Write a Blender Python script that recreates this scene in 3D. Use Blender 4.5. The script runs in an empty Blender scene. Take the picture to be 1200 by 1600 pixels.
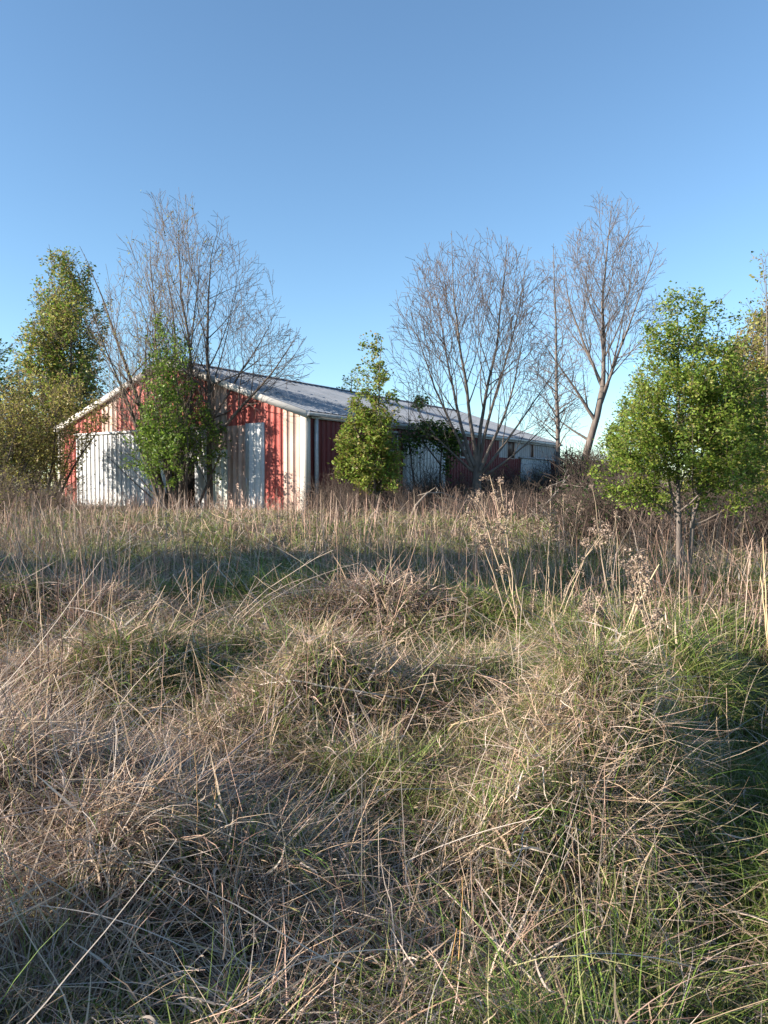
import bpy, math, random
import numpy as np
from mathutils import Vector

S = bpy.context.scene
COL = S.collection
R = math.radians

# ------------------------------------------------------------------ camera
EYE = 1.6
PITCH = math.atan(41 / 1200.0)
cd = bpy.data.cameras.new('camera')
cam = bpy.data.objects.new('camera', cd)
COL.objects.link(cam)
cam.location = (0, 0, EYE)
cam.rotation_euler = (math.pi / 2 - PITCH, 0, 0)
cd.sensor_fit = 'HORIZONTAL'
cd.sensor_width = 36
cd.lens = 36.0
cd.clip_start = 0.05
cd.clip_end = 3000
S.camera = cam

# ------------------------------------------------------------------ light
SUN_EL = R(19)
TO_SUN = np.array([-0.968, -0.25])
TO_SUN = TO_SUN / np.linalg.norm(TO_SUN)
w = bpy.data.worlds.new('World')
S.world = w
w.use_nodes = True
nt = w.node_tree
sky = nt.nodes.new('ShaderNodeTexSky')
sky.sky_type = 'NISHITA'
sky.sun_disc = False
sky.sun_elevation = SUN_EL
sky.sun_rotation = math.atan2(TO_SUN[0], TO_SUN[1])
sky.altitude = 250
sky.air_density = 1.0
sky.dust_density = 0.15
sky.ozone_density = 3.0
bg = nt.nodes['Background']
tint = nt.nodes.new('ShaderNodeMix'); tint.data_type = 'RGBA'; tint.blend_type = 'MULTIPLY'
tint.inputs[0].default_value = 1.0; tint.inputs[7].default_value = (0.95, 1.03, 1.02, 1)
nt.links.new(sky.outputs[0], tint.inputs[6])
nt.links.new(tint.outputs[2], bg.inputs[0])
bg.inputs[1].default_value = 0.085
sl = bpy.data.lights.new('sun', 'SUN')
sl.energy = 5.0
sl.angle = R(0.5)
sl.color = (1.0, 0.885, 0.75)
so = bpy.data.objects.new('sun', sl)
COL.objects.link(so)
sd = Vector((TO_SUN[0] * math.cos(SUN_EL), TO_SUN[1] * math.cos(SUN_EL), math.sin(SUN_EL)))
so.rotation_euler = sd.to_track_quat('Z', 'Y').to_euler()
so.location = (-40, -10, 40)
S.view_settings.view_transform = 'Standard'
S.view_settings.look = 'None'
S.view_settings.exposure = 1.54
S.view_settings.gamma = 1
S.cycles.max_bounces = 5
S.cycles.diffuse_bounces = 3
S.cycles.glossy_bounces = 1
S.cycles.transmission_bounces = 3
S.cycles.transparent_max_bounces = 4
S.cycles.use_denoising = True
S.cycles.caustics_reflective = False
S.cycles.caustics_refractive = False

# ------------------------------------------------------------------ pixel helpers (pixel of the photograph -> a place on the ground / wall)
CP, SP = math.cos(PITCH), math.sin(PITCH)


def ray(x, y):
    u, v = (x - 600) / 1200.0, -(y - 800) / 1200.0
    return np.array([u, CP + v * SP, -SP + v * CP])


def at(x, y, Z):
    d = ray(x, y)
    return np.array([0, 0, EYE]) + d * (Z / d[1])


# ------------------------------------------------------------------ noise and the lie of the land
def _hash(ix, iy, seed):
    h = (ix.astype(np.int64) * 374761393 + iy.astype(np.int64) * 668265263 + seed * 974711) & 0x7fffffff
    h = ((h ^ (h >> 13)) * 1274126177) & 0x7fffffff
    return ((h ^ (h >> 16)) & 0xffff) / 65535.0


def noise(x, y, s, seed=0):
    x = np.asarray(x, float) / s
    y = np.asarray(y, float) / s
    ix, iy = np.floor(x), np.floor(y)
    fx, fy = x - ix, y - iy
    fx = fx * fx * (3 - 2 * fx)
    fy = fy * fy * (3 - 2 * fy)
    a = _hash(ix, iy, seed); b = _hash(ix + 1, iy, seed)
    c = _hash(ix, iy + 1, seed); d = _hash(ix + 1, iy + 1, seed)
    return (a * (1 - fx) + b * fx) * (1 - fy) + (c * (1 - fx) + d * fx) * fy


def sstep(a, b, v):
    t = np.clip((np.asarray(v, float) - a) / (b - a), 0, 1)
    return t * t * (3 - 2 * t)


# heaps of matted grass: x, y, radius across, radius deep, height
HEAPS = [(-1.55, 3.25, .85, .55, .30), (-0.35, 4.7, .75, .50, .34), (-0.25, 7.6, 1.2, .6, .36), (-1.9, 5.4, 1.2, .6, .28),
         (0.75, 3.3, .50, .45, .22), (2.0, 5.9, .8, .55, .26), (-0.65, 2.75, .6, .28, .12), (0.9, 5.1, .7, .45, .20),
         (-3.2, 7.3, 1.1, .6, .28), (1.3, 7.5, 1.2, .6, .2), (3.3, 6.9, .7, .6, .22), (0.05, 3.9, .4, .3, .17), (-2.6, 4.0, .7, .6, .25),
         (1.15, 4.0, .5, .7, .24), (2.1, 5.4, .5, .7, .22), (-0.9, 6.0, .6, .4, .2), (1.15, 4.1, .45, .4, .15), (-1.2, 9.0, 1.3, .6, .2), (3.9, 8.6, 1.4, .7, .22)]


def ground(x, y):
    x = np.asarray(x, float); y = np.asarray(y, float)
    g = 0.6 * sstep(3.5, 24, y)
    amp = 1 - 0.75 * sstep(10, 26, y)
    far = 1 - sstep(45, 90, np.hypot(x, y))
    h = 0.24 * (noise(x, y, 1.0, 3) - .5) + 0.26 * (noise(x, y, .52, 5) - .5) + 0.10 * (noise(x, y, .26, 6) - .5) + 0.22 * (noise(x, y, 4.1, 9) - .5)
    g = g + h * amp * far
    for hx, hy, rx, ry, hh in HEAPS:
        q = ((x - hx) / rx) ** 2 + ((y - hy) / ry) ** 2
        g = g + 1.2 * hh * np.exp(-q ** 1.4 * 1.3)
    # the trodden strip on the right
    px = 1.42 + (y - 3) * 0.5
    g = g - 0.18 * np.exp(-((x - px) / .28) ** 2) * (1 - sstep(6, 8, y)) * sstep(2.0, 2.8, y)
    return g


def hit_ground(x, y):
    d = ray(x, y)
    Z = 3.0
    lo, hi = 1.2, 60.0
    for _ in range(60):
        m = (lo + hi) / 2
        p = np.array([0, 0, EYE]) + d * (m / d[1])
        if p[2] > ground(p[0], p[1]): lo = m
        else: hi = m
    return p


# ------------------------------------------------------------------ mesh helpers
def mesh_np(name, verts, faces, mats=(), cols=None, midx=None, smooth=False):
    """faces: list of (n,k) int arrays"""
    me = bpy.data.meshes.new(name)
    verts = np.asarray(verts, np.float32)
    faces = [np.asarray(f, np.int32) for f in faces if len(f)]
    me.vertices.add(len(verts))
    me.vertices.foreach_set('co', verts.ravel())
    nl = sum(f.size for f in faces); nf = sum(len(f) for f in faces)
    me.loops.add(nl); me.polygons.add(nf)
    me.loops.foreach_set('vertex_index', np.concatenate([f.ravel() for f in faces]))
    tot = np.concatenate([np.full(len(f), f.shape[1], np.int32) for f in faces])
    me.polygons.foreach_set('loop_start', np.concatenate([[0], np.cumsum(tot)[:-1]]).astype(np.int32))
    if midx is not None: me.polygons.foreach_set('material_index', np.asarray(midx, np.int32))
    if smooth: me.polygons.foreach_set('use_smooth', np.ones(nf, bool))
    if cols is not None:
        a = me.attributes.new('col', 'FLOAT_COLOR', 'POINT')
        c = np.ones((len(verts), 4), np.float32); c[:, :3] = cols
        a.data.foreach_set('color', c.ravel())
    me.update(calc_edges=True)
    for m in mats: me.materials.append(m)
    return me


def obj(name, me, parent=None, loc=None):
    o = bpy.data.objects.new(name, me)
    COL.objects.link(o)
    if parent is not None: o.parent = parent
    if loc is not None: o.location = loc
    return o


def tag(o, label=None, cat=None, group=None, kind=None):
    if label: o['label'] = label
    if cat: o['category'] = cat
    if group: o['group'] = group
    if kind: o['kind'] = kind
    return o


def empty(name, loc=(0, 0, 0), rz=0.0):
    o = bpy.data.objects.new(name, None)
    COL.objects.link(o)
    o.location = loc
    o.rotation_euler = (0, 0, rz)
    o.empty_display_size = .2
    return o


def copy_tree(o, loc, rz=0.0, sc=1.0):
    c = o.copy(); COL.objects.link(c)
    for ch in list(o.children):
        d = ch.copy(); COL.objects.link(d); d.parent = c
    c.location = loc; c.rotation_euler = (0, 0, rz); c.scale = (sc, sc, sc)
    return c


class MB:
    def __init__(s): s.v = []; s.f4 = []; s.f3 = []; s.n = 0

    def add(s, v, q=(), t=()):
        v = np.asarray(v, float); s.v.append(v)
        if len(q): s.f4.append(np.asarray(q, int) + s.n)
        if len(t): s.f3.append(np.asarray(t, int) + s.n)
        s.n += len(v)

    def box(s, a, b):
        x0, y0, z0 = a; x1, y1, z1 = b
        s.add([(x0, y0, z0), (x1, y0, z0), (x1, y1, z0), (x0, y1, z0), (x0, y0, z1), (x1, y0, z1), (x1, y1, z1), (x0, y1, z1)],
              [(0, 3, 2, 1), (4, 5, 6, 7), (0, 1, 5, 4), (1, 2, 6, 5), (2, 3, 7, 6), (3, 0, 4, 7)])

    def hexa(s, p):
        s.add(p, [(0, 3, 2, 1), (4, 5, 6, 7), (0, 1, 5, 4), (1, 2, 6, 5), (2, 3, 7, 6), (3, 0, 4, 7)])

    def build(s, name, mat, parent=None, smooth=False):
        f = []
        if s.f4: f.append(np.concatenate(s.f4))
        if s.f3: f.append(np.concatenate(s.f3))
        return obj(name, mesh_np(name, np.concatenate(s.v), f, [mat], smooth=smooth), parent)


def tubes(paths, sides):
    """paths: list of (pts(n,3), radii(n)); returns verts, quads"""
    V = []; Q = []; off = 0
    by = {}
    for p, r in paths: by.setdefault(len(p), []).append((p, r))
    ang = np.arange(sides) * 2 * np.pi / sides
    for n, lst in by.items():
        P = np.stack([a for a, _ in lst]); Rr = np.stack([b for _, b in lst])
        T = np.gradient(P, axis=1)
        T /= np.linalg.norm(T, axis=2, keepdims=True) + 1e-9
        mean = P[:, -1] - P[:, 0]
        ref = np.where(np.abs(mean[:, 2:3]) > .7 * np.linalg.norm(mean, axis=1, keepdims=True), np.array([[1., 0, 0]]), np.array([[0, 0, 1.]]))
        A = np.cross(T, ref[:, None, :]); A /= np.linalg.norm(A, axis=2, keepdims=True) + 1e-9
        B = np.cross(T, A)
        vv = P[:, :, None, :] + Rr[:, :, None, None] * (A[:, :, None, :] * np.cos(ang)[None, None, :, None] + B[:, :, None, :] * np.sin(ang)[None, None, :, None])
        m = len(lst)
        base = off + (np.arange(m) * n * sides)[:, None, None] + (np.arange(n - 1) * sides)[None, :, None]
        k = np.arange(sides)[None, None, :]; k2 = (k + 1) % sides
        q = np.stack([base + k, base + k2, base + sides + k2, base + sides + k], -1).reshape(-1, 4)
        V.append(vv.reshape(-1, 3)); Q.append(q); off += m * n * sides
    if not V: return np.zeros((0, 3)), np.zeros((0, 4), int)
    return np.concatenate(V), np.concatenate(Q)


# ------------------------------------------------------------------ materials
def new_mat(name):
    m = bpy.data.materials.new(name); m.use_nodes = True
    n = m.node_tree.nodes; l = m.node_tree.links
    return m, n, l, n['Principled BSDF'], n['Material Output']


def mixn(n, l, f, a, b):
    x = n.new('ShaderNodeMix'); x.data_type = 'RGBA'
    if isinstance(f, (int, float)): x.inputs[0].default_value = f
    else: l.new(f, x.inputs[0])
    for i, c in ((6, a), (7, b)):
        if isinstance(c, tuple): x.inputs[i].default_value = (*c, 1)
        else: l.new(c, x.inputs[i])
    return x.outputs[2]


def ntex(n, l, scale, detail=4, stretch=None, rough=.55):
    tc = n.new('ShaderNodeTexCoord'); t = n.new('ShaderNodeTexNoise')
    t.inputs['Scale'].default_value = scale; t.inputs['Detail'].default_value = detail; t.inputs['Roughness'].default_value = rough
    if stretch:
        mp = n.new('ShaderNodeMapping'); mp.inputs['Scale'].default_value = stretch
        l.new(tc.outputs['Object'], mp.inputs[0]); l.new(mp.outputs[0], t.inputs['Vector'])
    else: l.new(tc.outputs['Object'], t.inputs['Vector'])
    return t.outputs[0]


def rampn(n, l, x, a, b):
    r = n.new('ShaderNodeMapRange'); l.new(x, r.inputs[0])
    r.inputs[1].default_value = a; r.inputs[2].default_value = b
    return r.outputs[0]


def leaf_mat(name, trans=.35, rough=.6, spec=.25):
    m, n, l, p, out = new_mat(name)
    a = n.new('ShaderNodeAttribute'); a.attribute_name = 'col'
    p.inputs['Roughness'].default_value = rough
    p.inputs['Specular IOR Level'].default_value = spec
    l.new(a.outputs['Color'], p.inputs['Base Color'])
    if trans > 0:
        tr = n.new('ShaderNodeBsdfTranslucent'); l.new(a.outputs['Color'], tr.inputs[0])
        mx = n.new('ShaderNodeMixShader'); mx.inputs[0].default_value = trans
        l.new(p.outputs[0], mx.inputs[1]); l.new(tr.outputs[0], mx.inputs[2]); l.new(mx.outputs[0], out.inputs[0])
    return m


def bark_mat(name, c, c2):
    m, n, l, p, out = new_mat(name)
    f = rampn(n, l, ntex(n, l, 6, 5, (1, 1, .25)), .35, .65)
    l.new(mixn(n, l, f, c, c2), p.inputs['Base Color'])
    p.inputs['Roughness'].default_value = .85; p.inputs['Specular IOR Level'].default_value = .2
    b = n.new('ShaderNodeBump'); b.inputs['Strength'].default_value = .5; b.inputs['Distance'].default_value = .02
    l.new(ntex(n, l, 14, 4, (1, 1, .3)), b.inputs['Height']); l.new(b.outputs[0], p.inputs['Normal'])
    return m


def siding_mat(name, c, fade, dirt, fa=.42, fb=.75, da=.47, db=.78, rough=.55, spec=.3):
    m, n, l, p, out = new_mat(name)
    f1 = rampn(n, l, ntex(n, l, .9, 6), fa, fb)
    col = mixn(n, l, f1, c, fade)
    f2 = rampn(n, l, ntex(n, l, 5, 5, (1, 1, .13), .65), da, db)
    col = mixn(n, l, f2, col, dirt)
    f3 = rampn(n, l, ntex(n, l, 22, 4), .60, .78)
    col = mixn(n, l, f3, col, dirt)
    l.new(col, p.inputs['Base Color'])
    p.inputs['Roughness'].default_value = rough; p.inputs['Specular IOR Level'].default_value = spec
    b = n.new('ShaderNodeBump'); b.inputs['Strength'].default_value = .25; b.inputs['Distance'].default_value = .02
    l.new(ntex(n, l, 2.2, 3), b.inputs['Height']); l.new(b.outputs[0], p.inputs['Normal'])
    return m


def plain_mat(name, c, c2, scale=5, rough=.7, spec=.2, metallic=0.0):
    m, n, l, p, out = new_mat(name)
    l.new(mixn(n, l, rampn(n, l, ntex(n, l, scale, 5), .35, .7), c, c2), p.inputs['Base Color'])
    p.inputs['Roughness'].default_value = rough; p.inputs['Specular IOR Level'].default_value = spec
    p.inputs['Metallic'].default_value = metallic
    return m


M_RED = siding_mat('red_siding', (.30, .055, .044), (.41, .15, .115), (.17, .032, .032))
M_RED_SHADE = siding_mat('red_siding_shaded', (.13, .018, .022), (.18, .035, .038), (.07, .016, .016))  # barn red darkened: the long wall's shade is put into its colour
M_CREAM = siding_mat('cream_siding', (.41, .285, .235), (.50, .40, .34), (.28, .145, .115))
M_WHITE = siding_mat('white_door_metal', (.47, .49, .51), (.55, .56, .56), (.28, .29, .30), .4, .7, .6, .85)
M_GREYP = siding_mat('grey_white_panel', (.36, .36, .38), (.45, .45, .46), (.22, .19, .17))
M_PALE = siding_mat('pale_green_panel', (.52, .57, .53), (.66, .69, .65), (.33, .36, .33))
M_TRIM = siding_mat('white_trim', (.50, .48, .45), (.58, .55, .51), (.36, .24, .16), .4, .7, .62, .8)
M_ROOF = siding_mat('roof_metal', (.20, .225, .255), (.28, .30, .33), (.12, .115, .12), .35, .7, .58, .82, rough=.55, spec=.25)
M_GUTTER = plain_mat('gutter_metal', (.46, .49, .53), (.33, .34, .36), 8, .5, .4)
M_DARK = plain_mat('dark_inside', (.012, .011, .010), (.02, .018, .016), 3, .9, .05)
M_RUSTWIN = plain_mat('rusty_pane', (.10, .045, .035), (.03, .022, .02), 6, .5, .4)
M_SOIL = plain_mat('field_soil', (.032, .026, .017), (.06, .047, .03), 9, .95, .05)
M_GRASS = leaf_mat('green_blades', .30, .55, .3)
M_STRAW = leaf_mat('straw_blades', .15, .7, .2)
M_LEAF = leaf_mat('leaves', .45, .5, .35)
M_TWIG = leaf_mat('twigs', 0, .85, .15)
M_BARK = bark_mat('bark_grey_brown', (.10, .082, .072), (.17, .145, .128))
M_BARKD = bark_mat('bark_dark', (.065, .052, .044), (.12, .10, .085))
M_BARKL = bark_mat('bark_pale', (.20, .17, .14), (.30, .265, .23))

# ------------------------------------------------------------------ ground sheet
def axis(fine0, fine1, step, far0, far1):
    a = list(np.arange(fine0, fine1, step)); d = step; v = fine1
    while v < far1: a.append(v); d *= 1.22; v += d
    a.append(far1); d = step; v = fine0 - step
    while v > far0: a.insert(0, v); d *= 1.22; v -= d
    a.insert(0, far0)
    return np.array(a)


gx = axis(-6, 6, .07, -900, 900); gy = axis(1, 11, .07, -300, 1500)
GX, GY = np.meshgrid(gx, gy)
gv = np.stack([GX, GY, ground(GX, GY)], -1).reshape(-1, 3)
ny, nx = GX.shape
ii = (np.arange(ny - 1)[:, None] * nx + np.arange(nx - 1)[None, :]).ravel()
tag(obj('ground', mesh_np('ground', gv, [np.stack([ii, ii + 1, ii + nx + 1, ii + nx], 1)], [M_SOIL], smooth=True)), kind='structure')

# ------------------------------------------------------------------ the barn
ANG = math.atan(778 / 1200.0)
BZ = 0.6
cx = at(479, 800, 26.0)[0]
E1 = np.array([math.cos(ANG), -math.sin(ANG)]); E2 = np.array([math.sin(ANG), math.cos(ANG)])
O2 = np.array([cx, 26.0])
barn = empty('barn', (cx, 26.0, BZ), -ANG)
tag(barn, 'long low red metal barn with white sliding doors, cream stripes and grey gable roof', 'barn')


def gpx(x, y=700):          # pixel -> (local x, local z) on the gable wall
    d = ray(x, y); t = ((O2 @ E2) / (d[:2] @ E2))
    p = d * t
    return (p[:2] - O2) @ E1, p[2] + EYE - BZ


def spx(x, y=700):          # pixel -> (local y, local z) on the long wall
    d = ray(x, y); t = ((O2 @ E1) / (d[:2] @ E1))
    p = d * t
    return (p[:2] - O2) @ E2, p[2] + EYE - BZ


GX_ = lambda x: gpx(x)[0]
SY_ = lambda x: spx(x)[0]
EAVE = gpx(478, 641)[1]
WID = 13.7
LEN = SY_(872)
RISE = 2.30
PITCHR = RISE / (WID / 2)


def rooftop(lx): return EAVE + RISE - abs(lx + WID / 2) * PITCHR


RIB = 0.28


def corr(axis_, s0, s1, zb, zt, off, depth=.032, close=0.0):
    """ribbed sheet between s0 and s1 along axis_ ('x': gable wall facing -y, 'y': long wall facing +x); zt is a function of s"""
    k0 = math.floor(s0 / RIB) - 1; k1 = math.ceil(s1 / RIB) + 1
    prof = []
    for k in range(k0, k1 + 1):
        c = k * RIB
        prof += [(c - .018, 0), (c - .011, depth), (c + .011, depth), (c + .018, 0)]
    ps = [p for p in prof if s0 < p[0] < s1]
    ps = [(s0, 0)] + ps + [(s1, 0)]
    if axis_ == 'x' and s0 < -WID / 2 < s1: ps = sorted(ps + [(-WID / 2, 0)])
    v = []
    for s, h in ps:
        for z in (zb, zt(s)):
            v.append((s, -off - h, z) if axis_ == 'x' else (off + h, s, z))
    n = len(ps)
    q = [(2 * i, 2 * i + 2, 2 * i + 3, 2 * i + 1) for i in range(n - 1)]
    if close:
        base = len(v)
        for s in (s0, s1):
            for z in (zb, zt(s)):
                v.append((s, -off + close, z) if axis_ == 'x' else (off - close, s, z))
        e = 2 * (n - 1)
        q += [(0, 1, base + 1, base), (e, base + 2, base + 3, e + 1), (1, e + 1, base + 3, base + 1), (0, base, base + 2, e)]
    return v, q


def cpart(name, mat, lst, parent=barn, label=None):
    m = MB()
    for a in lst: m.add(*corr(*a))
    o = m.build(name, mat, parent)
    if label: o['label'] = label
    return o


flat = lambda z: (lambda s: z)
rt = lambda s: rooftop(s) - .02
gl = -WID
# gable: stripes from the left corner to the right one
xa, xb = GX_(100), GX_(121)
xc, xd = GX_(160), GX_(183)
xe, xf = GX_(325), GX_(356)
xg, xh = GX_(385), GX_(413.5)
xi, xj = GX_(443), GX_(470)
zdoor = gpx(128, 681)[1]
zpan = gpx(400, 661)[1]
z355 = gpx(345, 703)[1]
sA_, sB_ = SY_(629), SY_(694); sC_, sD_ = SY_(813.5), SY_(859); zA_ = spx(660, 690)[1]; zC_ = spx(800, 716)[1] + .03
OX0, OX1 = GX_(268), GX_(306)
zop = gpx(290, 716)[1]
cpart('gable_wall', M_RED, [('x', xa, xb, 0, rt, 0), ('x', xb, xc, zdoor - .1, rt, 0), ('x', xd, xe, zdoor - .1, rt, 0),
                            ('x', xf, xg, zpan - .05, rt, 0), ('x', xg, xh, zpan - .05, rt, 0), ('x', xh, xi, 0, rt, 0)])
cpart('cream_panel', M_CREAM, [('x', gl + .10, xa, 0, rt, 0.003)], label='weathered cream panel at the shaded left corner')
cpart('cream_panel', M_CREAM, [('x', xc, xd, zdoor - .1, rt, 0.003)], label='cream stripe above the big white door, left one')
cpart('cream_panel', M_CREAM, [('x', xe, xf, z355, rt, 0.003)], label='cream stripe above the pale green panel')
cpart('cream_panel', M_CREAM, [('x', xf, xg, 0, flat(zpan - .05), 0.003)], label='pinkish cream panel left of the narrow white door')
cpart('cream_panel', M_CREAM, [('x', xi, xj, 0, rt, 0.003)], label='pinkish cream panel beside the corner trim')
cpart('sliding_door', M_WHITE, [('x', xb, OX0, .04, flat(zdoor), .06, .032, .055)], label='big white sliding door')
cpart('sliding_door', M_WHITE, [('x', OX1, xe + .05, .04, flat(zdoor - .02), .06, .032, .055), ('x', OX0, OX1, zop, flat(zdoor), .06, .032, .055)], label='white door leaf right of the dark doorway')
cpart('pale_panel', M_PALE, [('x', xe + .05, xf, .04, flat(z355), .02, .04, .018)])
cpart('narrow_door', M_WHITE, [('x', xg, xh, .02, flat(zpan), .045, .04, .04)], label='narrow white door panel')
m = MB(); m.box((OX0, .25, 0), (OX1, .30, zop)); m.build('doorway', M_DARK, barn)
m = MB(); m.box((xb - .05, -.14, zdoor), (xe + .05, -.002, zdoor + .09)); m.build('door_track', M_WHITE, barn)
for d0, d1, zt in ((sA_, sB_, zA_), (sC_, sD_, zC_)):
    m = MB(); m.box((.002, d0 - .3, zt), (.13, d1 + .3, zt + .08)); m.build('door_track', M_GREYP, barn)
for hx in (OX0 - .12, OX1 + .12, xg + .10):
    m = MB(); m.box((hx - .015, -.13, 1.0), (hx + .015, -.115, 1.28)); m.box((hx - .015, -.115, 1.0), (hx + .015, -.08, 1.03)); m.box((hx - .015, -.115, 1.25), (hx + .015, -.08, 1.28)); m.build('door_handle', M_GUTTER, barn)
# corner trims
m = MB(); m.box((xj, -.045, 0), (.045, .001, EAVE - .08)); m.box((.001, .001, 0), (.045, .17, EAVE - .10)); m.build('corner_trim', M_TRIM, barn)
m = MB(); m.box((gl - .04, -.04, 0), (gl + .10, .001, EAVE - .1)); m.box((gl - .04, .001, 0), (gl, .14, EAVE - .1)); m.build('corner_trim', M_TRIM, barn)
m = MB(); m.box((.001, LEN - .16, 0), (.045, LEN + .04, EAVE - .1)); m.build('corner_trim', M_TRIM, barn)
# long wall
sA, sB = SY_(629), SY_(694)
sC, sD = SY_(813.5), SY_(859)
s1, s2 = SY_(780), SY_(868)
zdA = spx(660, 690)[1]
zl = spx(800, 716)[1]; zu = EAVE - .12
zw = EAVE - .06
holes = [(SY_(793), SY_(803)), (SY_(829.5), SY_(832.5)), (SY_(868), SY_(871))]
red = [('y', .17, sA, 0, flat(zw), 0), ('y', sA, sB, zdA - .1, flat(zw), 0), ('y', sB, s1, 0, flat(zw), 0), ('y', s1, sC, 0, flat(zl), 0),
       ('y', sD, LEN - .16, 0, flat(zl), 0)]
cpart('side_wall', M_RED_SHADE, red[:-1]); cpart('side_wall', M_RED_SHADE, red[-1:])
strip = []; a = s1
for h0, h1 in holes[:2]:
    strip.append(('y', a, h0, zl, flat(zw), .003)); a = h1
strip.append(('y', a, LEN - .16, zl, flat(zw), .003))
cpart('clerestory_panel', M_GREYP, strip, label='dirty white panel strip under the far eave')
zA2 = spx(836, 717)[1]
cpart('sliding_door', M_WHITE, [('y', sA, sB, .03, flat(zdA), .06, .032, .055)], label='white sliding door in the shaded long wall')
cpart('sliding_door', M_WHITE, [('y', sC, sD, .03, flat(zl + .03), .06, .032, .055)], label='far white sliding door in the shaded long wall')
for h0, h1 in holes[:2]:
    m = MB(); m.box((-.06, h0, zl), (-.02, h1, zw)); wn = m.build('window', M_RUSTWIN, barn)
    m = MB(); m.box((-.02, h0 - .05, zl - .05), (.03, h0, zw)); m.box((-.02, h1, zl - .05), (.03, h1 + .05, zw)); m.box((-.019, h0, zl - .05), (.028, h1, zl - .005)); m.build('window_frame', M_CREAM, wn)
for px_, py_ in ((612, 690), (690, 693), (724, 702)):
    y0, zz = spx(px_, py_)
    m = MB(); m.box((.024, y0 - .35, zz - .35), (.030, y0 + .35, zz + .35)); wn = m.build('window', M_RUSTWIN, barn)
    m = MB()
    for b in (((.024, y0 - .42, zz - .42), (.05, y0 - .35, zz + .42)), ((.024, y0 + .35, zz - .42), (.05, y0 + .42, zz + .42)),
              ((.024, y0 - .35, zz - .42), (.05, y0 + .35, zz - .35)), ((.024, y0 - .35, zz + .35), (.05, y0 + .35, zz + .42)), ((.031, y0 - .35, zz - .02), (.045, y0 + .35, zz + .02))): m.box(*b)
    m.build('window_frame', M_WHITE, wn)
# hidden left and back walls
m = MB(); m.add(*corr('y', .14, LEN, 0, flat(zw), gl)); m.build('side_wall', M_RED, barn)
m = MB(); m.add([(gl, LEN, 0), (0, LEN, 0), (0, LEN, EAVE - .06), (-WID / 2, LEN, EAVE + RISE - .06), (gl, LEN, EAVE - .06)], [(0, 1, 2, 4)], [(2, 3, 4)]); m.build('gable_wall', M_RED, barn)
# roof sheets with ribs down the slope, overhanging a little
OVE, OVG = .12, .14


def roof_side(sign):
    m = MB(); ks = []
    y = -OVG
    while y < LEN + OVG:
        ks += [(y, 0)]
        ks += [(y + .20, 0), (y + .215, .022), (y + .245, .022), (y + .26, 0)]
        y += .40
    ks.append((LEN + OVG + .1, 0))
    for top in (1,):
        v = []
        N = 4
        for yy, h in ks:
            for j in range(N + 1):
                t = j / N; lx = (WID / 2 + OVE) * t
                z = EAVE + RISE - lx * PITCHR + .02 + h
                v.append((-WID / 2 + sign * lx, yy, z))
        q = []
        for i in range(len(ks) - 1):
            for j in range(N):
                a = i * (N + 1) + j
                q.append((a, a + 1, a + N + 2, a + N + 1))
        # underside
        b = len(v); L_ = WID / 2 + OVE
        v += [(-WID / 2, -OVG, EAVE + RISE - .03), (-WID / 2 + sign * L_, -OVG, EAVE + RISE - L_ * PITCHR - .03), (-WID / 2 + sign * L_, LEN + OVG, EAVE + RISE - L_ * PITCHR - .03), (-WID / 2, LEN + OVG, EAVE + RISE - .03)]
        q.append((b, b + 1, b + 2, b + 3))
        m.add(v, q)
    o = m.build('roof', M_ROOF, barn)
    return o


rf = roof_side(1); roof_side(-1)
m = MB(); rr = EAVE + RISE + .05
m.add([(-WID / 2 - .22, -OVG - .02, rr - .05), (-WID / 2, -OVG - .02, rr + .03), (-WID / 2 + .22, -OVG - .02, rr - .05), (-WID / 2 - .22, LEN + OVG + .02, rr - .05), (-WID / 2, LEN + OVG + .02, rr + .03), (-WID / 2 + .22, LEN + OVG + .02, rr - .05)],
      [(0, 1, 4, 3), (1, 2, 5, 4)]); m.build('ridge_cap', M_ROOF, rf)
# rake trims along both slopes of the gable
for sg in (1, -1):
    m = MB(); P = []
    L_ = WID / 2 + OVE
    for yy in (-OVG - .03, -.02):
        for (lx, dz) in ((0, -.25), (L_, -.25), (L_, -.005), (0, -.005)):
            P.append((-WID / 2 + sg * lx, yy, EAVE + RISE - lx * PITCHR + dz + .02))
    p = P
    m.hexa([p[0], p[1], p[5], p[4], p[3], p[2], p[6], p[7]])
    m.build('rake_trim', M_TRIM, barn)
# gutters and downspouts
m = MB(); xg0 = OVE + .005; zg = EAVE - OVE * PITCHR - .02
m.box((xg0, -OVG, zg - .11), (xg0 + .012, LEN + OVG, zg)); m.box((xg0, -OVG, zg - .122), (xg0 + .11, LEN + OVG, zg - .11)); m.box((xg0 + .10, -OVG, zg - .11), (xg0 + .112, LEN + OVG, zg - .005))
m.build('gutter', M_GUTTER, barn)
m = MB(); m.box((.0455, .17, zg - .2), (OVE, LEN - .2, zg - .13)); m.build('soffit', M_GUTTER, barn)
for px_ in (491, 747.5):
    y0 = SY_(px_)
    m = MB(); m.box((.05, y0 - .055, .05), (.14, y0 + .055, zg - .21)); m.hexa([(.05, y0 - .05, .05), (.14, y0 - .05, .05), (.14, y0 + .05, .05), (.05, y0 + .05, .05), (.25, y0 - .05, -.02), (.30, y0 - .05, .04), (.30, y0 + .05, .04), (.25, y0 + .05, -.02)])
    m.build('downspout', M_GUTTER, barn)


# ------------------------------------------------------------------ trees
def nrm(v): return v / (np.linalg.norm(v) + 1e-9)


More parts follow.
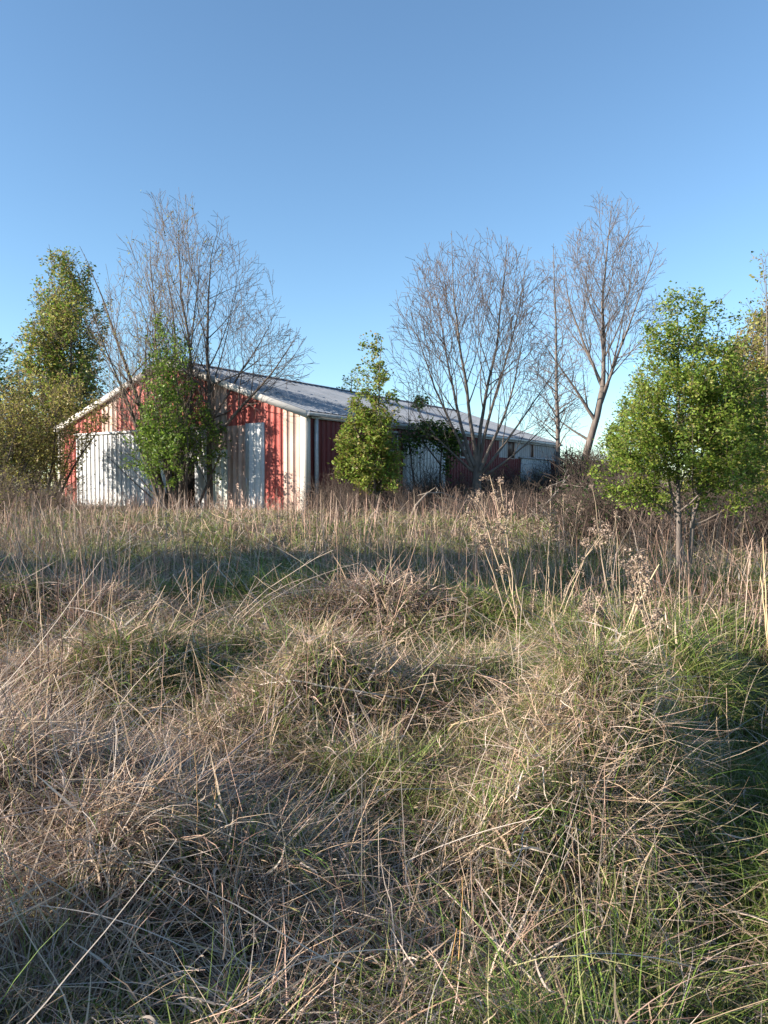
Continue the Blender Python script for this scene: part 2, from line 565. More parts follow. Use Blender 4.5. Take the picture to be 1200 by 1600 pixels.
class Tree:
    """recursive tree whose limbs stop at a crown outline (list of (height, radius), axis may lean)"""

    def __init__(s, seed, prof, lean=(0, 0), lumps=.22, squash=1.0):
        s.rng = np.random.default_rng(seed)
        s.h = np.array([p[0] for p in prof], float); s.r = np.array([p[1] for p in prof], float)
        s.cxo = np.array([p[2] if len(p) > 2 else 0 for p in prof], float)
        s.lumps = lumps; s.ph = s.rng.uniform(0, 6.28, 4); s.squash = squash
        s.big = []; s.mid = []; s.fine = []; s.leafp = []

    def inside(s, p):
        z = p[..., 2]
        r = np.interp(z, s.h, s.r, left=0, right=0); c = np.interp(z, s.h, s.cxo)
        dx = p[..., 0] - c; dy = p[..., 1] / s.squash
        a = np.arctan2(dy, dx)
        r = r * (1 + s.lumps * (np.sin(3 * a + 1.3 * z + s.ph[0]) * .5 + np.sin(2 * a - 2.1 * z + s.ph[1]) * .5))
        return (np.hypot(dx, dy) < r) & (z > s.h[0]) & (z < s.h[-1] - s.lumps * .6 * (1 + np.sin(4 * a + s.ph[2])) * .5)

    def reach(s, p, d, mx):
        t = np.linspace(.04, 1, 16) * mx
        q = p + d * t[:, None]; q[:, 2] += s.upb * t * t / mx
        ins = s.inside(q)
        bad = np.where(~ins)[0]
        return mx if len(bad) == 0 else t[bad[0]]

    def grow(s, lv, p, d, L, r0, P):
        rng = s.rng
        n = max(3, min(P['seg'][lv], int(L / .12) + 2))
        st = L / (n - 1)
        pts = [p.copy()]; d = nrm(d)
        for i in range(n - 1):
            d = nrm(d + np.array([0, 0, P['up'][lv] * st]) + rng.normal(0, P['wig'][lv], 3) * math.sqrt(st))
            pts.append(pts[-1] + d * st)
        pts = np.array(pts)
        rad = r0 * (1 - P['tap'] * np.linspace(0, 1, n) ** .8)
        rad = np.maximum(rad, P['rmin'])
        (s.big if lv == 0 else s.mid if lv == 1 else s.fine).append((pts, rad))
        last = lv == P['levels'] - 1
        if lv >= P['leaf_lv']:
            k = max(1, int(L * P['leaf_den']))
            tt = rng.uniform(.15 if lv < P['levels'] - 1 else .1, 1.0, k) * (n - 1)
            i0 = np.minimum(tt.astype(int), n - 2); f = (tt - i0)[:, None]
            s.leafp.append(pts[i0] * (1 - f) + pts[i0 + 1] * f)
        if last: return
        m = max(1, int(P['den'][lv] * L + rng.random()))
        az = rng.uniform(0, 6.28)
        for k in range(m):
            t = P['t0'][lv] + (1 - P['t0'][lv]) * (k + rng.uniform(.1, .9)) / m
            t = min(t, .985)
            x = t * (n - 1); i0 = min(int(x), n - 2)
            q = pts[i0] + (pts[i0 + 1] - pts[i0]) * (x - i0)
            T = nrm(pts[i0 + 1] - pts[i0])
            az += 2.4 + rng.normal(0, .4)
            A = nrm(np.cross(T, [0.31, .2, .93] if abs(T[2]) < .9 else [1, .1, 0])); B = np.cross(T, A)
            an = R(P['ang'][lv] + rng.normal(0, P['angv']))
            dd = nrm(T * math.cos(an) + (A * math.cos(az) + B * math.sin(az)) * math.sin(an))
            s.upb = P['up'][lv + 1] * .5
            mx = P['max'][lv + 1]
            Lr = s.reach(q, dd, mx)
            Lc = min(mx, Lr * rng.uniform(.72, 1.06), L * P['ratio'][lv] * (1.15 - t * .5) + .1)
            if Lc < .06: continue
            rr = float(np.interp(x, np.arange(n), rad)) * P['rr']
            s.grow(lv + 1, q, dd, Lc, max(rr, P['rmin']), P)

    def stem(s, p, d, L, r0, P):
        q = np.array(p, float) + nrm(np.array(d, float)) * np.linspace(0, L, 60)[:, None]
        k = np.where(s.inside(q))[0]
        if len(k): L = min(L, L * (k[-1] + 1) / 59.0 + .25)
        s.grow(0, np.array(p, float), np.array(d, float), L, r0, P)


BASE = dict(levels=4, seg=[16, 9, 6, 4], up=[.10, .18, .12, .1], wig=[.10, .13, .18, .22], tap=.95, rmin=.004, rr=.55,
            den=[2.2, 2.2, 3.0], t0=[.15, .15, .15], ang=[42, 40, 42], angv=9, max=[20, 6, 2.0, .7], ratio=[.6, .5, .5], leaf_lv=9, leaf_den=6)


def leaves(pts, rng, size, pal, spread=.05, per=3, up=.5, aspect=.55):
    P = np.repeat(pts, per, 0); N = len(P)
    P = P + rng.normal(0, spread, (N, 3))
    d = rng.normal(0, 1, (N, 3)); d[:, 2] = d[:, 2] * .6 + .1
    d /= np.linalg.norm(d, axis=1, keepdims=True)
    nn = rng.normal(0, 1, (N, 3)); nn[:, 2] += up * 2
    sd = np.cross(d, nn); sd /= np.linalg.norm(sd, axis=1, keepdims=True) + 1e-9
    nr = np.cross(sd, d)
    L = size * rng.uniform(.4, 1.4, (N, 1)); W = L * aspect * .5
    v = np.stack([P, P + d * L * .45 + sd * W + nr * L * .10, P + d * L - nr * L * .12, P + d * L * .45 - sd * W + nr * L * .10], 1)
    pal = np.array(pal)
    c = pal[rng.integers(0, len(pal), N)] * rng.uniform(.75, 1.25, (N, 1))
    q = np.arange(N * 4).reshape(N, 4)
    return v.reshape(-1, 3), q, np.repeat(c, 4, 0)


def finish_tree(name, T, loc, label, cat, group=None, bark=M_BARK, twig=(.16, .13, .11), leaf=None, sides=(8, 6, 4, 3), extra=None, rz=0):
    root = empty(name, loc, rz)
    tag(root, label, cat, group)
    v0, q0 = tubes(T.big, sides[0]); v1, q1 = tubes(T.mid, sides[1])
    obj('trunk', mesh_np('trunk', np.concatenate([v0, v1]), [np.concatenate([q0, q1 + len(v0)])], [bark], smooth=True), root)
    if T.fine:
        v, q = tubes(T.fine, sides[3])
        c = np.tile(np.array(twig), (len(v), 1)) * (0.8 + .4 * noise(v[:, 0] * 3 + v[:, 2], v[:, 1] * 3 + v[:, 2] * 2, .6, 4))[:, None]
        obj('branches', mesh_np('branches', v, [q], [M_TWIG], cols=c), root)
    if leaf:
        pts = np.concatenate(T.leafp) if T.leafp else np.zeros((0, 3))
        if extra is not None: pts = np.concatenate([pts, extra]) if len(pts) else extra
        if leaf.get('zcut'): pts = pts[leaf['zcut'](pts, T.rng)]
        cs = leaf.get('clump', leaf['size'] * 5)
        nz = noise(pts[:, 0] + pts[:, 2] * .7, pts[:, 1] - pts[:, 2] * .6, cs, 8) * .6 + noise(pts[:, 0] * .8 - pts[:, 2], pts[:, 1] + pts[:, 0], cs * .45, 9) * .4
        pts = pts[T.rng.random(len(pts)) < leaf.get('keep', .15) + (1 - leaf.get('keep', .15)) * sstep(.32, .54, nz)]
        v, q, c = leaves(pts, T.rng, leaf['size'], leaf['pal'], leaf.get('spread', .06), leaf.get('per', 3), leaf.get('up', .5), leaf.get('aspect', .6))
        obj('crown', mesh_np('crown', v, [q], [M_LEAF], cols=c), root)
    return root


def base_at(x, Z):
    X = (x - 600) / 1200.0 * Z
    return np.array([X, Z, float(ground(X, Z)) - .03])


def hh(y, Z, base):            # height of a pixel row above a base at depth Z
    return float(at(600, y, Z)[2] - base[2])


def P_(**k):
    d = dict(BASE); d.update(k); return d


GREEN = [(.14, .23, .03), (.18, .28, .04), (.11, .19, .03), (.23, .31, .055)]
YGREEN = [(.20, .26, .04), (.25, .28, .055), (.14, .20, .036), (.27, .26, .07), (.20, .15, .05)]
OLIVE = [(0.3, 0.3, 0.07), (0.35, 0.34, 0.09), (0.24, 0.25, 0.06), (0.34, 0.28, 0.1), (0.22, 0.17, 0.08)]
DKGREEN = [(.035, .075, .018), (.05, .095, .022), (.028, .06, .016), (.065, .11, .03)]
rg = np.random.default_rng(11)

# --- leafy sapling at the right, two stems
Z = 11.0; b = base_at(1068, Z); H = hh(448, Z, b)
T = Tree(21, [(.92, .25), (1.08, 1.3, -.1), (1.35, 1.62, -.12), (1.9, 1.45, -.08), (2.5, 1.12, .0), (3.1, .82, .08), (3.6, .64, .08), (H - .2, .44, .03), (H, .25, -.02)], lumps=.2)
PP = P_(levels=4, seg=[14, 8, 5, 3], up=[.05, .22, .15, .05], den=[5.5, 5.0, 4.5], t0=[.17, .08, .1], ang=[56, 42, 45], max=[9, 2.2, .8, .3], ratio=[.6, .5, .5], rr=.45, rmin=.003, leaf_lv=2, leaf_den=110, wig=[.05, .1, .16, .2])
T.upb = .1
T.stem((-.05, 0, 0), (.0, 0, 1), H - .1, .055, PP)
T.stem((.08, .05, 0), (.06, 0, 1), H - .45, .045, PP)
T.stem((-.04, .0, .9), (-.25, .1, 1), 2.2, .028, PP)
T.stem((.10, .0, .9), (.25, -.1, 1), 2.0, .028, PP)
print('sapling leaves pts', sum(map(len, T.leafp)), 'branches', len(T.fine))
finish_tree('leafy_tree', T, b, 'fresh green leafy young tree with two slim trunks standing alone in the field at right', 'tree', 'trees around the barn', M_BARK, (.13, .10, .08), dict(size=.047, pal=GREEN + YGREEN[:4], per=2, spread=.05, up=.6, keep=.42, clump=.34))

# --- multi stem green pear in front of the gable
Z = 26.9; b = base_at(283, Z); H = hh(488, Z, b)
T = Tree(22, [(.5, .3), (1.0, 1.7, .1), (1.7, 2.05, -.05), (2.4, 1.7, -.1), (3.2, 1.25, -.2), (4.4, .95, -.35), (5.6, .80, -.42), (H - .4, .66, -.42), (H + .3, .4, -.42)], lumps=.34)
PP = P_(levels=4, seg=[14, 8, 5, 3], up=[.10, .28, .15, .05], den=[2.8, 3.0, 3.4], t0=[.16, .12, .1], ang=[44, 38, 42], max=[9, 2.3, 1.0, .45], ratio=[.62, .5, .5], rr=.45, rmin=.005, leaf_lv=2, leaf_den=23, wig=[.06, .12, .16, .2])
T.upb = .1
for (dx, ld, L, r) in ((-.5, -.55, 3.6, .09), (-.25, -.13, H - .2, .10), (0, -.03, H - .7, .11), (.2, .10, 5.0, .09), (.4, .45, 3.6, .07), (-.1, -.22, 5.4, .08), (-.3, -1.0, 2.6, .05)):
    T.stem((dx, rg.uniform(-.2, .2), 0), (ld, rg.uniform(-.15, .15), 1), L, r, PP)
finish_tree('leafy_tree', T, b, 'many stemmed green leafy tree right in front of the barn gable', 'tree', 'trees around the barn', M_BARKD, (.10, .08, .065), dict(size=.10, pal=GREEN + [(.08, .15, .025), (.10, .17, .03)], per=2, spread=.07, up=.5, keep=.25))

# --- columnar green tree by the barn corner
Z = 24.5; b = base_at(584, Z); H = hh(528, Z, b)
T = Tree(23, [(.35, .5), (.9, 1.15, .05), (1.9, 1.15, -.1), (2.6, 1.15, -.25), (3.3, .80, -.1), (4.0, .62, 0), (4.8, .50, -.05), (H - .1, .34, -.05), (H + .2, .2, -.08)], lumps=.32)
PP = P_(levels=4, seg=[14, 7, 5, 3], up=[.03, .30, .15, .05], den=[6.0, 3.6, 4.5], t0=[.08, .12, .1], ang=[44, 36, 42], max=[9, 1.5, .6, .35], ratio=[.38, .5, .5], rr=.4, rmin=.005, leaf_lv=2, leaf_den=52, wig=[.04, .12, .16, .2])
T.upb = .1
T.stem((0, 0, 0), (0, 0, 1), H, .07, PP)
T.stem((.1, .05, .3), (.12, .05, 1), H * .72, .05, PP)
T.stem((-.08, .05, .3), (-.14, .05, 1), H * .6, .05, PP)
finish_tree('leafy_tree', T, b, 'narrow yellow green leafy tree before the long wall near the barn corner', 'tree', 'trees around the barn', M_BARK, (.15, .12, .09), dict(size=.10, pal=YGREEN + GREEN[:2], per=2, spread=.07, up=.5, keep=.2))

# --- tall budding tree over the gable
Z = 28.0; b = base_at(270, Z); H = hh(303, Z, b)
T = Tree(24, [(1.0, .5), (2.4, 1.9, -.7), (4.0, 2.2, -.9), (6.0, 2.0, -.7), (8.0, 2.1, -.6), (10.0, 2.0, -.45), (H - .4, 1.55, -.3), (H, .9, -.2)], lumps=.3)
PP = P_(levels=4, seg=[16, 10, 6, 4], up=[.02, .26, .18, .1], den=[2.5, 2.5, 3.0], t0=[.16, .12, .12], ang=[30, 28, 34], max=[14, 4.5, 1.5, .55], ratio=[.45, .45, .5], rr=.5, rmin=.006, leaf_lv=3, leaf_den=2.6, wig=[.07, .11, .14, .2])
T.upb = .1
for (dx, ld, L, r) in ((-.2, -.16, H - .6, .13), (.05, -.05, H - .1, .13), (.15, .03, H - .5, .12), (-.3, -.18, 9.0, .07), (.2, .07, H - 1.0, .08), (-.1, -.10, H - .3, .10), (-.1, -.42, 6.0, .05), (-.2, -.9, 4.0, .035)):
    T.stem((dx, rg.uniform(-.2, .2), 0), (ld, rg.uniform(-.05, .05), 1), L, r, PP)
finish_tree('budding_tree', T, b, 'tall upright tree with grey twigs and olive buds rising over the barn gable', 'tree', 'trees around the barn', M_BARKD, (.17, .14, .12), dict(size=.085, pal=OLIVE, per=2, spread=.06, aspect=.5, zcut=lambda p, r: r.random(len(p)) < np.interp(p[:, 2], [0, 5, 11], [1, .8, .25])))

# --- bare tree on the right part of the gable
Z = 27.5; b = base_at(328, Z); H = hh(328, Z, b)
T = Tree(25, [(1.6, .4), (3.0, 1.6, .7), (4.5, 2.4, 1.15), (6.2, 2.3, 1.2), (7.4, 1.8, 1.0), (8.6, 1.7, .6), (9.6, 1.3, .3), (H, .6, 0)], lumps=.25)
PP = P_(levels=4, seg=[18, 11, 6, 4], up=[.0, .10, .10, .08], den=[3.4, 3.0, 3.4], t0=[.24, .14, .12], ang=[48, 36, 40], max=[14, 5.0, 1.6, .6], ratio=[.55, .42, .5], rr=.5, rmin=.006, wig=[.07, .12, .16, .2])
T.upb = .05
T.stem((0, 0, 0), (-.01, 0, 1), H, .13, PP)
T.stem((0.02, 0, 2.6), (.85, -.15, .75), 6.2, .085, PP)
T.stem((0.02, 0, 3.3), (.6, .25, 1), 5.4, .06, PP)
finish_tree('bare_tree', T, b, 'slim leafless dark tree before the gable, its branches reaching right over the roof', 'tree', 'trees around the barn', M_BARKD, (.12, .10, .09))

# --- broad bare tree with fanned stems before the long wall
Z = 30.0; b = base_at(744, Z); H = hh(368, Z, b)
T = Tree(26, [(1.8, .8), (2.8, 2.6, .3), (4.0, 3.6, .2), (6.0, 3.6, -.2), (7.6, 3.4, -.35), (9.2, 2.7, -.35), (10.2, 1.7, -.3), (H, .9, -.2)], lumps=.22)
PP = P_(levels=4, seg=[16, 10, 6, 4], up=[.05, .16, .12, .08], den=[2.0, 2.3, 3.0], t0=[.24, .12, .12], ang=[30, 32, 38], max=[14, 4.5, 1.6, .6], ratio=[.45, .45, .5], rr=.5, rmin=.007, wig=[.06, .09, .15, .2])
T.upb = .05
T.big.append((np.array([[0, 0, -.1], [0, 0, .6], [.03, 0, 1.4], [.0, 0, 2.2]]), np.array([.22, .19, .17, .16])))
for (dx, dz, lx, L, r) in ((-.1, 1.6, -.62, 7.9, .075), (-.08, 1.8, -.34, 8.6, .085), (0, 1.9, -.15, 8.7, .09), (.05, 1.5, .02, 9.0, .095), (.1, 1.7, .16, 8.4, .08), (.12, 1.6, .40, 7.6, .08), (.15, 1.5, .9, 5.6, .07), (.15, 1.3, 1.7, 4.2, .06), (-.15, 1.6, -1.3, 4.6, .06)):
    T.stem((dx, rg.uniform(-.15, .15), dz), (lx, rg.uniform(-.35, .35), 1), L, r, PP)
finish_tree('bare_tree', T, b, 'broad leafless tree with several fanned grey stems before the long wall', 'tree', 'trees around the barn', M_BARK, (.135, .108, .10))

# --- thin bare tree at the far end of the barn
Z = 42.0; b = base_at(873, Z); H = hh(388, Z, b)
T = Tree(27, [(3.0, .6), (4.5, 2.6, -.4), (6.0, 2.2, -.5), (8.0, 1.7, -.4), (11, 1.4, -.6), (H, .6, -.8)], lumps=.25)
PP = P_(levels=4, seg=[16, 9, 6, 4], up=[.0, .08, .1, .08], den=[4.2, 2.6, 2.6], t0=[.22, .12, .12], ang=[52, 36, 40], max=[16, 4, 1.5, .7], ratio=[.38, .45, .5], rr=.4, rmin=.009, wig=[.025, .12, .15, .2])
T.upb = .05
T.stem((0, 0, 0), (-.06, 0, 1), H, .17, PP)
finish_tree('bare_tree', T, b, 'thin straight leafless tree at the far corner of the barn', 'tree', 'trees around the barn', M_BARK, (.135, .108, .10))

# --- tall bare tree behind
Z = 46.0; b = base_at(903, Z); H = hh(296, Z, b)
T = Tree(28, [(5.0, 1.5), (7.0, 3.0, .6), (9.0, 3.6, .9), (12, 3.6, 1.5), (14.5, 3.2, 1.7), (16.5, 2.3, 1.7), (H, .8, 1.6)], lumps=.18)
PP = P_(levels=4, seg=[16, 11, 6, 4], up=[.02, .14, .11, .08], den=[1.7, 1.9, 2.6], t0=[.1, .12, .12], ang=[34, 32, 38], max=[18, 7.0, 2.4, .9], ratio=[.55, .42, .5], rr=.5, rmin=.010, wig=[.05, .09, .13, .2])
T.upb = .05
tr_ = np.array([[-.3, 0, -.2], [.1, 0, 1.5], [.6, 0, 3.4], [1.1, 0, 5.2], [1.45, 0, 7.0]])
T.big.append((tr_, np.array([.34, .25, .22, .20, .18])))
T.stem((1.42, 0, 6.9), (.05, 0, 1), H - 7.2, .15, PP)
T.stem((1.2, 0, 5.6), (.5, .2, 1), 9.5, .11, PP)
T.stem((1.0, 0, 4.9), (-.75, -.2, 1), 7.5, .13, PP)
T.stem((1.45, 0, 6.8), (-.35, .2, 1), 9.5, .12, PP)
T.stem((1.40, 0, 6.4), (.30, -.3, 1), 9.5, .11, PP)
T.stem((.7, 0, 3.7), (-.9, .3, .7), 4.5, .09, PP)
finish_tree('bare_tree', T, b, 'tallest leafless tree with a leaning trunk, beyond the far end of the barn', 'tree', 'trees around the barn', M_BARK, (.17, .14, .128))

# --- left: tall pear behind the corner
Z = 36.0; b = base_at(108, Z); H = hh(388, Z, b)
T = Tree(29, [(1.5, .8), (3.0, 2.3, .1), (6.0, 2.3, .15), (8.0, 2.1, .1), (10.0, 1.6, .05), (H - .6, 1.1, 0), (H, .5, -.05)], lumps=.26)
PP = P_(levels=4, seg=[16, 9, 5, 3], up=[.05, .30, .15, .05], den=[2.6, 3.0, 3.2], t0=[.14, .12, .1], ang=[34, 32, 40], max=[14, 3.2, 1.2, .5], ratio=[.35, .45, .5], rr=.45, rmin=.008, leaf_lv=2, leaf_den=14, wig=[.04, .1, .16, .2])
T.upb = .1
for (ld, L) in ((-.10, H - .8), (-.03, H - .1), (.05, H - .4), (.14, H * .78), (-.2, H * .66)):
    T.stem((ld * 1.5, rg.uniform(-.3, .3), 0), (ld, rg.uniform(-.1, .1), 1), L, .13, PP)
finish_tree('leafy_tree', T, b, 'tall oval olive green tree behind the left corner of the barn', 'tree', 'trees around the barn', M_BARKD, (.14, .115, .09), dict(size=.14, pal=OLIVE + GREEN[:3], per=2, spread=.10, up=.5))

# --- left: olive bushy trees before the left corner
for (px_, Z, top, seed, prof, lab) in (
        (72, 29.5, 535, 30, [(.6, .8), (1.5, 1.7), (3.0, 2.0), (4.6, 1.7), (5.6, 1.1), (6.5, .4)], 'yellowish olive bushy tree covering the left corner of the barn'),
        (-15, 27.5, 590, 31, [(.5, .9), (1.4, 1.9), (2.8, 2.0), (4.2, 1.3), (5.0, .4)], 'brown twiggy bush tree with olive leaves cut by the left edge of the photo')):
    b = base_at(px_, Z); H = hh(top, Z, b)
    prof[-1] = (H, prof[-1][1])
    T = Tree(seed, prof, lumps=.28)
    PP = P_(levels=4, seg=[12, 8, 5, 3], up=[.0, .16, .1, .05], den=[2.8, 3.0, 3.6], t0=[.12, .1, .1], ang=[42, 38, 42], max=[9, 2.6, 1.0, .45], ratio=[.5, .5, .5], rr=.5, rmin=.006, leaf_lv=2, leaf_den=16, wig=[.08, .12, .18, .2])
    T.upb = .1
    for k in range(6):
        a = k * 1.05 + .3
        T.stem((.2 * math.cos(a), .2 * math.sin(a), 0), (.35 * math.cos(a), .35 * math.sin(a), 1), H * (.95 if k in (1, 4) else .8), .07, PP)
    finish_tree('olive_tree', T, b, lab, 'tree', 'trees around the barn', M_BARKD, (.15, .115, .085), dict(size=.10, pal=OLIVE, per=2, spread=.09, up=.5))

# --- right edge: tall sparse tree and rounder brown olive ones
Z = 22.0; b = base_at(1200, Z); H = hh(383, Z, b)
T = Tree(32, [(1.0, .6), (2.5, 1.3, 0), (5.0, 1.25, 0), (6.5, 1.0, 0), (7.6, .6, 0), (H, .25, 0)], lumps=.3)
PP = P_(levels=4, seg=[14, 8, 5, 3], up=[.03, .3, .15, .05], den=[2.4, 2.6, 3.2], t0=[.14, .12, .1], ang=[36, 34, 40], max=[12, 2.4, 1.0, .45], ratio=[.4, .45, .5], rr=.45, rmin=.006, leaf_lv=2, leaf_den=9, wig=[.04, .1, .16, .2])
T.upb = .1
for (ld, L) in ((-.06, H - .2), (.04, H - .8), (-.16, H * .75), (.12, H * .7)):
    T.stem((ld * 2, rg.uniform(-.2, .2), 0), (ld, rg.uniform(-.1, .1), 1), L, .085, PP)
finish_tree('leafy_tree', T, b, 'tall thin leaved tree at the right edge of the photo', 'tree', 'trees around the barn', M_BARK, (.17, .14, .11), dict(size=.10, pal=OLIVE + GREEN[:1], per=2, spread=.09, up=.5))
for (px_, Z, top, seed, prof, lab, pal) in (
        (1195, 22.5, 468, 33, [(.8, .9), (2.0, 1.5), (4.0, 1.55), (5.2, 1.35), (6.2, .9), (7, .4)], 'rounded brownish olive tree behind the thin tree at the right edge', OLIVE + [(.17, .12, .06)]),
        (1185, 16.0, 650, 34, [(.5, .6), (1.2, 1.2), (2.0, 1.2), (2.8, .8), (3.3, .3)], 'low green bushy tree at the right edge behind the young leafy tree', YGREEN + OLIVE[:2])):
    b = base_at(px_, Z); H = hh(top, Z, b)
    prof[-1] = (H, prof[-1][1])
    T = Tree(seed, prof, lumps=.25)
    PP = P_(levels=4, seg=[12, 8, 5, 3], up=[.02, .2, .12, .05], den=[2.8, 3.0, 3.6], t0=[.12, .1, .1], ang=[40, 38, 42], max=[9, 2.4, .9, .45], ratio=[.45, .5, .5], rr=.5, rmin=.006, leaf_lv=2, leaf_den=60, wig=[.06, .12, .18, .2])
    T.upb = .1
    for k in range(6):
        a = k * 1.05 + .3
        T.stem((.2 * math.cos(a), .2 * math.sin(a), 0), (.28 * math.cos(a), .28 * math.sin(a), 1), H * (.97 if k in (1, 4) else .85), .06, PP)
    finish_tree('olive_tree', T, b, lab, 'tree', 'trees around the barn', M_BARK, (.17, .13, .10), dict(size=.085, pal=pal, per=2, spread=.08, up=.5, keep=.45))

# --- evergreens: left edge, behind the roof, at the far end of the barn
for (px_, Z, top, seed, wd, lab) in ((5, 46, 525, 35, 3.2, 'dark evergreen tree behind the olive trees at the left edge'), (548, 62, 578, 36, 2.2, 'dark evergreen tree top peeking over the barn roof'),
                                     (889, 48, 698, 37, 1.2, 'small dark conifer beyond the far end of the barn'), (918, 56, 716, 44, 2.2, 'low dark evergreen right of the leaning bare trunk beyond the barn'), (40, 50, 545, 38, 2.6, 'dark evergreen beside the tall oval tree at left')):
    b = base_at(px_, Z); H = hh(top, Z, b)
    T = Tree(seed, [(.3, wd * .7), (H * .3, wd), (H * .65, wd * .7), (H * .9, wd * .3), (H, .1)], lumps=.3)
    PP = P_(levels=3, seg=[14, 7, 4], up=[0, .03, .0], den=[5.0, 3.2], t0=[.05, .1], ang=[68, 42], max=[20, 3.5, 1.0], ratio=[.5, .45], rr=.35, rmin=.01, leaf_lv=1, leaf_den=9, wig=[.03, .1, .15])
    T.upb = 0
    T.stem((0, 0, 0), (0, 0, 1), H, .2, PP)
    finish_tree('evergreen_tree', T, b, lab, 'tree', 'evergreens behind the barn', M_BARKD, (.09, .07, .05), dict(size=.24, pal=DKGREEN, per=3, spread=.14, up=.3, aspect=.4))

# --- vine hung dead tree before the long wall
Z = 30.5; b = base_at(690, Z)
T = Tree(39, [(.5, .5), (2.0, 2.0, -.3), (3.6, 2.0, -.3), (4.6, 1.4, -.5), (5.6, .6, -.6)], lumps=.3)
PP = P_(levels=3, seg=[12, 8, 5], up=[0, .02, -.1], den=[2.6, 3.0], t0=[.2, .1], ang=[50, 42], max=[7, 2.2, .8], ratio=[.5, .5], rr=.45, rmin=.006, wig=[.1, .2, .25])
T.upb = 0
T.stem((0, 0, 0), (-.05, 0, 1), 3.6, .07, PP); T.stem((-.9, .1, 0), (-.03, 0, 1), 5.2, .05, PP); T.stem((0, 0, 1.8), (-.8, 0, 1), 2.6, .04, PP)
ex = []
for (px_, py_, sx, sz, n) in ((656, 629, .24, .20, 260), (694, 684, .60, .40, 900), (672, 668, .45, .22, 320), (706, 700, .32, .36, 420), (640, 690, .35, .5, 260), (698, 728, .10, .5, 120), (660, 680, .16, .4, 110)):
    c = at(px_, py_, Z) - b
    ex.append(c + rg.normal(0, 1, (n, 3)) * np.array([sx * .6, .35, sz * .6]))
finish_tree('vine_covered_tree', T, b, 'small dead tree hung with dark green vine before the long wall', 'tree', 'trees around the barn', M_BARKD, (.12, .095, .08),
            dict(size=.13, pal=DKGREEN + GREEN[:1], per=2, spread=.06, up=.5), extra=np.concatenate(ex))

# --- trees of the row at the left of the field, outside the frame: they throw the shade across it
row = []
for (seed, H, wd, lo) in ((41, 9.5, 1.7, 5.0), (42, 7.6, 2.2, 1.2), (43, 2.1, .6, .45)):
    T = Tree(seed, [(lo, wd * .6), (lo + (H - lo) * .25, wd), (H * .65, wd * .9), (H * .87, wd * .55), (H, .3)], lumps=.28)
    PP = P_(levels=3, seg=[12, 8, 5], up=[.03, .15, .1], den=[3.4, 3.4], t0=[max(.12, lo / H - .12), .1], ang=[46, 40], max=[12, 3.0, 1.0], ratio=[.45, .5], rr=.5, rmin=.008, leaf_lv=1, leaf_den=(26 if H > 3 else 7), wig=[.05, .12, .18])
    T.upb = .1
    T.stem((0, 0, 0), (0, 0, 1), H, .14, PP); T.stem((.1, 0, .5), (.2, .1, 1), H * .8, .08, PP); T.stem((-.1, 0, .5), (-.2, .1, 1), H * .75, .08, PP)
    row.append((T, wd))
ROWPOS = [(1, -15.5, 6.7), (1, -14.5, 8.4), (0, -14.0, 4.6), (1, -17.5, 7.7), (2, -6.0, .95)]
protos = {}
for (k, X, Y) in ROWPOS:
    p = (X, Y, float(ground(X, Y)) - .03)
    if k not in protos:
        protos[k] = finish_tree('hedgerow_tree', row[k][0], p, 'leafy tree in the row along the left side of the field, outside the photo', 'tree', 'hedgerow trees left of the field', M_BARK, (.14, .11, .09), dict(size=.19, pal=OLIVE + GREEN, per=3, spread=.14))
    else:
        copy_tree(protos[k], p, rz=X * 1.7, sc=1.0)


# ------------------------------------------------------------------ grass, straw and stalks
def blades(N, rng, pos, L, w, th0, curl, az, K, pal, tip=.15, zlift=None, jitter=.12, clamp=True, colvar=(.75, 1.25), roll=1.0):
    """pos (N,2) roots; L, w, th0 (tilt from vertical), curl (added tilt along the blade), az (heading): arrays. returns verts, quads, cols"""
    t = np.linspace(0, 1, K + 1)
    P = np.zeros((N, K + 1, 3)); P[:, 0, :2] = pos
    g0 = ground(pos[:, 0], pos[:, 1])
    P[:, 0, 2] = g0 - .01 + (zlift if zlift is not None else 0)
    a = az.copy()
    kink = np.where(rng.random(N) < .22, rng.integers(1, K + 1, N), 99); kb = rng.uniform(.7, 2.0, N)
    for i in range(1, K + 1):
        th = th0 + curl * t[i] ** 1.3 + np.where(i > kink, kb, 0)
        a = a + rng.normal(0, jitter, N)
        st = (L / K)
        P[:, i, 0] = P[:, i - 1, 0] + st * np.sin(th) * np.cos(a)
        P[:, i, 1] = P[:, i - 1, 1] + st * np.sin(th) * np.sin(a)
        P[:, i, 2] = P[:, i - 1, 2] + st * np.cos(th)
        if clamp:
            g = ground(P[:, i, 0], P[:, i, 1]) + (zlift if zlift is not None else 0) * .5 + .012
            P[:, i, 2] = np.maximum(P[:, i, 2], g)
    ra = az + np.pi / 2 + rng.normal(0, .5, N) * roll
    W = np.stack([np.cos(ra), np.sin(ra), rng.normal(0, .45, N)], -1)
    W /= np.linalg.norm(W, axis=1, keepdims=True)
    wd = (w[:, None] * (1 - (1 - tip) * t[None, :] ** 1.5))[:, :, None] * .5
    V = np.stack([P - W[:, None, :] * wd, P + W[:, None, :] * wd], 2)      # N,K+1,2,3
    base = (np.arange(N) * (K + 1) * 2)[:, None]; k = (np.arange(K) * 2)[None, :]
    q = np.stack([base + k, base + k + 1, base + k + 3, base + k + 2], -1).reshape(-1, 4)
    pal = np.array(pal)
    if pal.ndim == 2: c = pal[rng.integers(0, len(pal), N)]
    else: c = pal
    c = c * rng.uniform(*colvar, (N, 1))
    return V.reshape(-1, 3), q, np.repeat(c, (K + 1) * 2, 0)


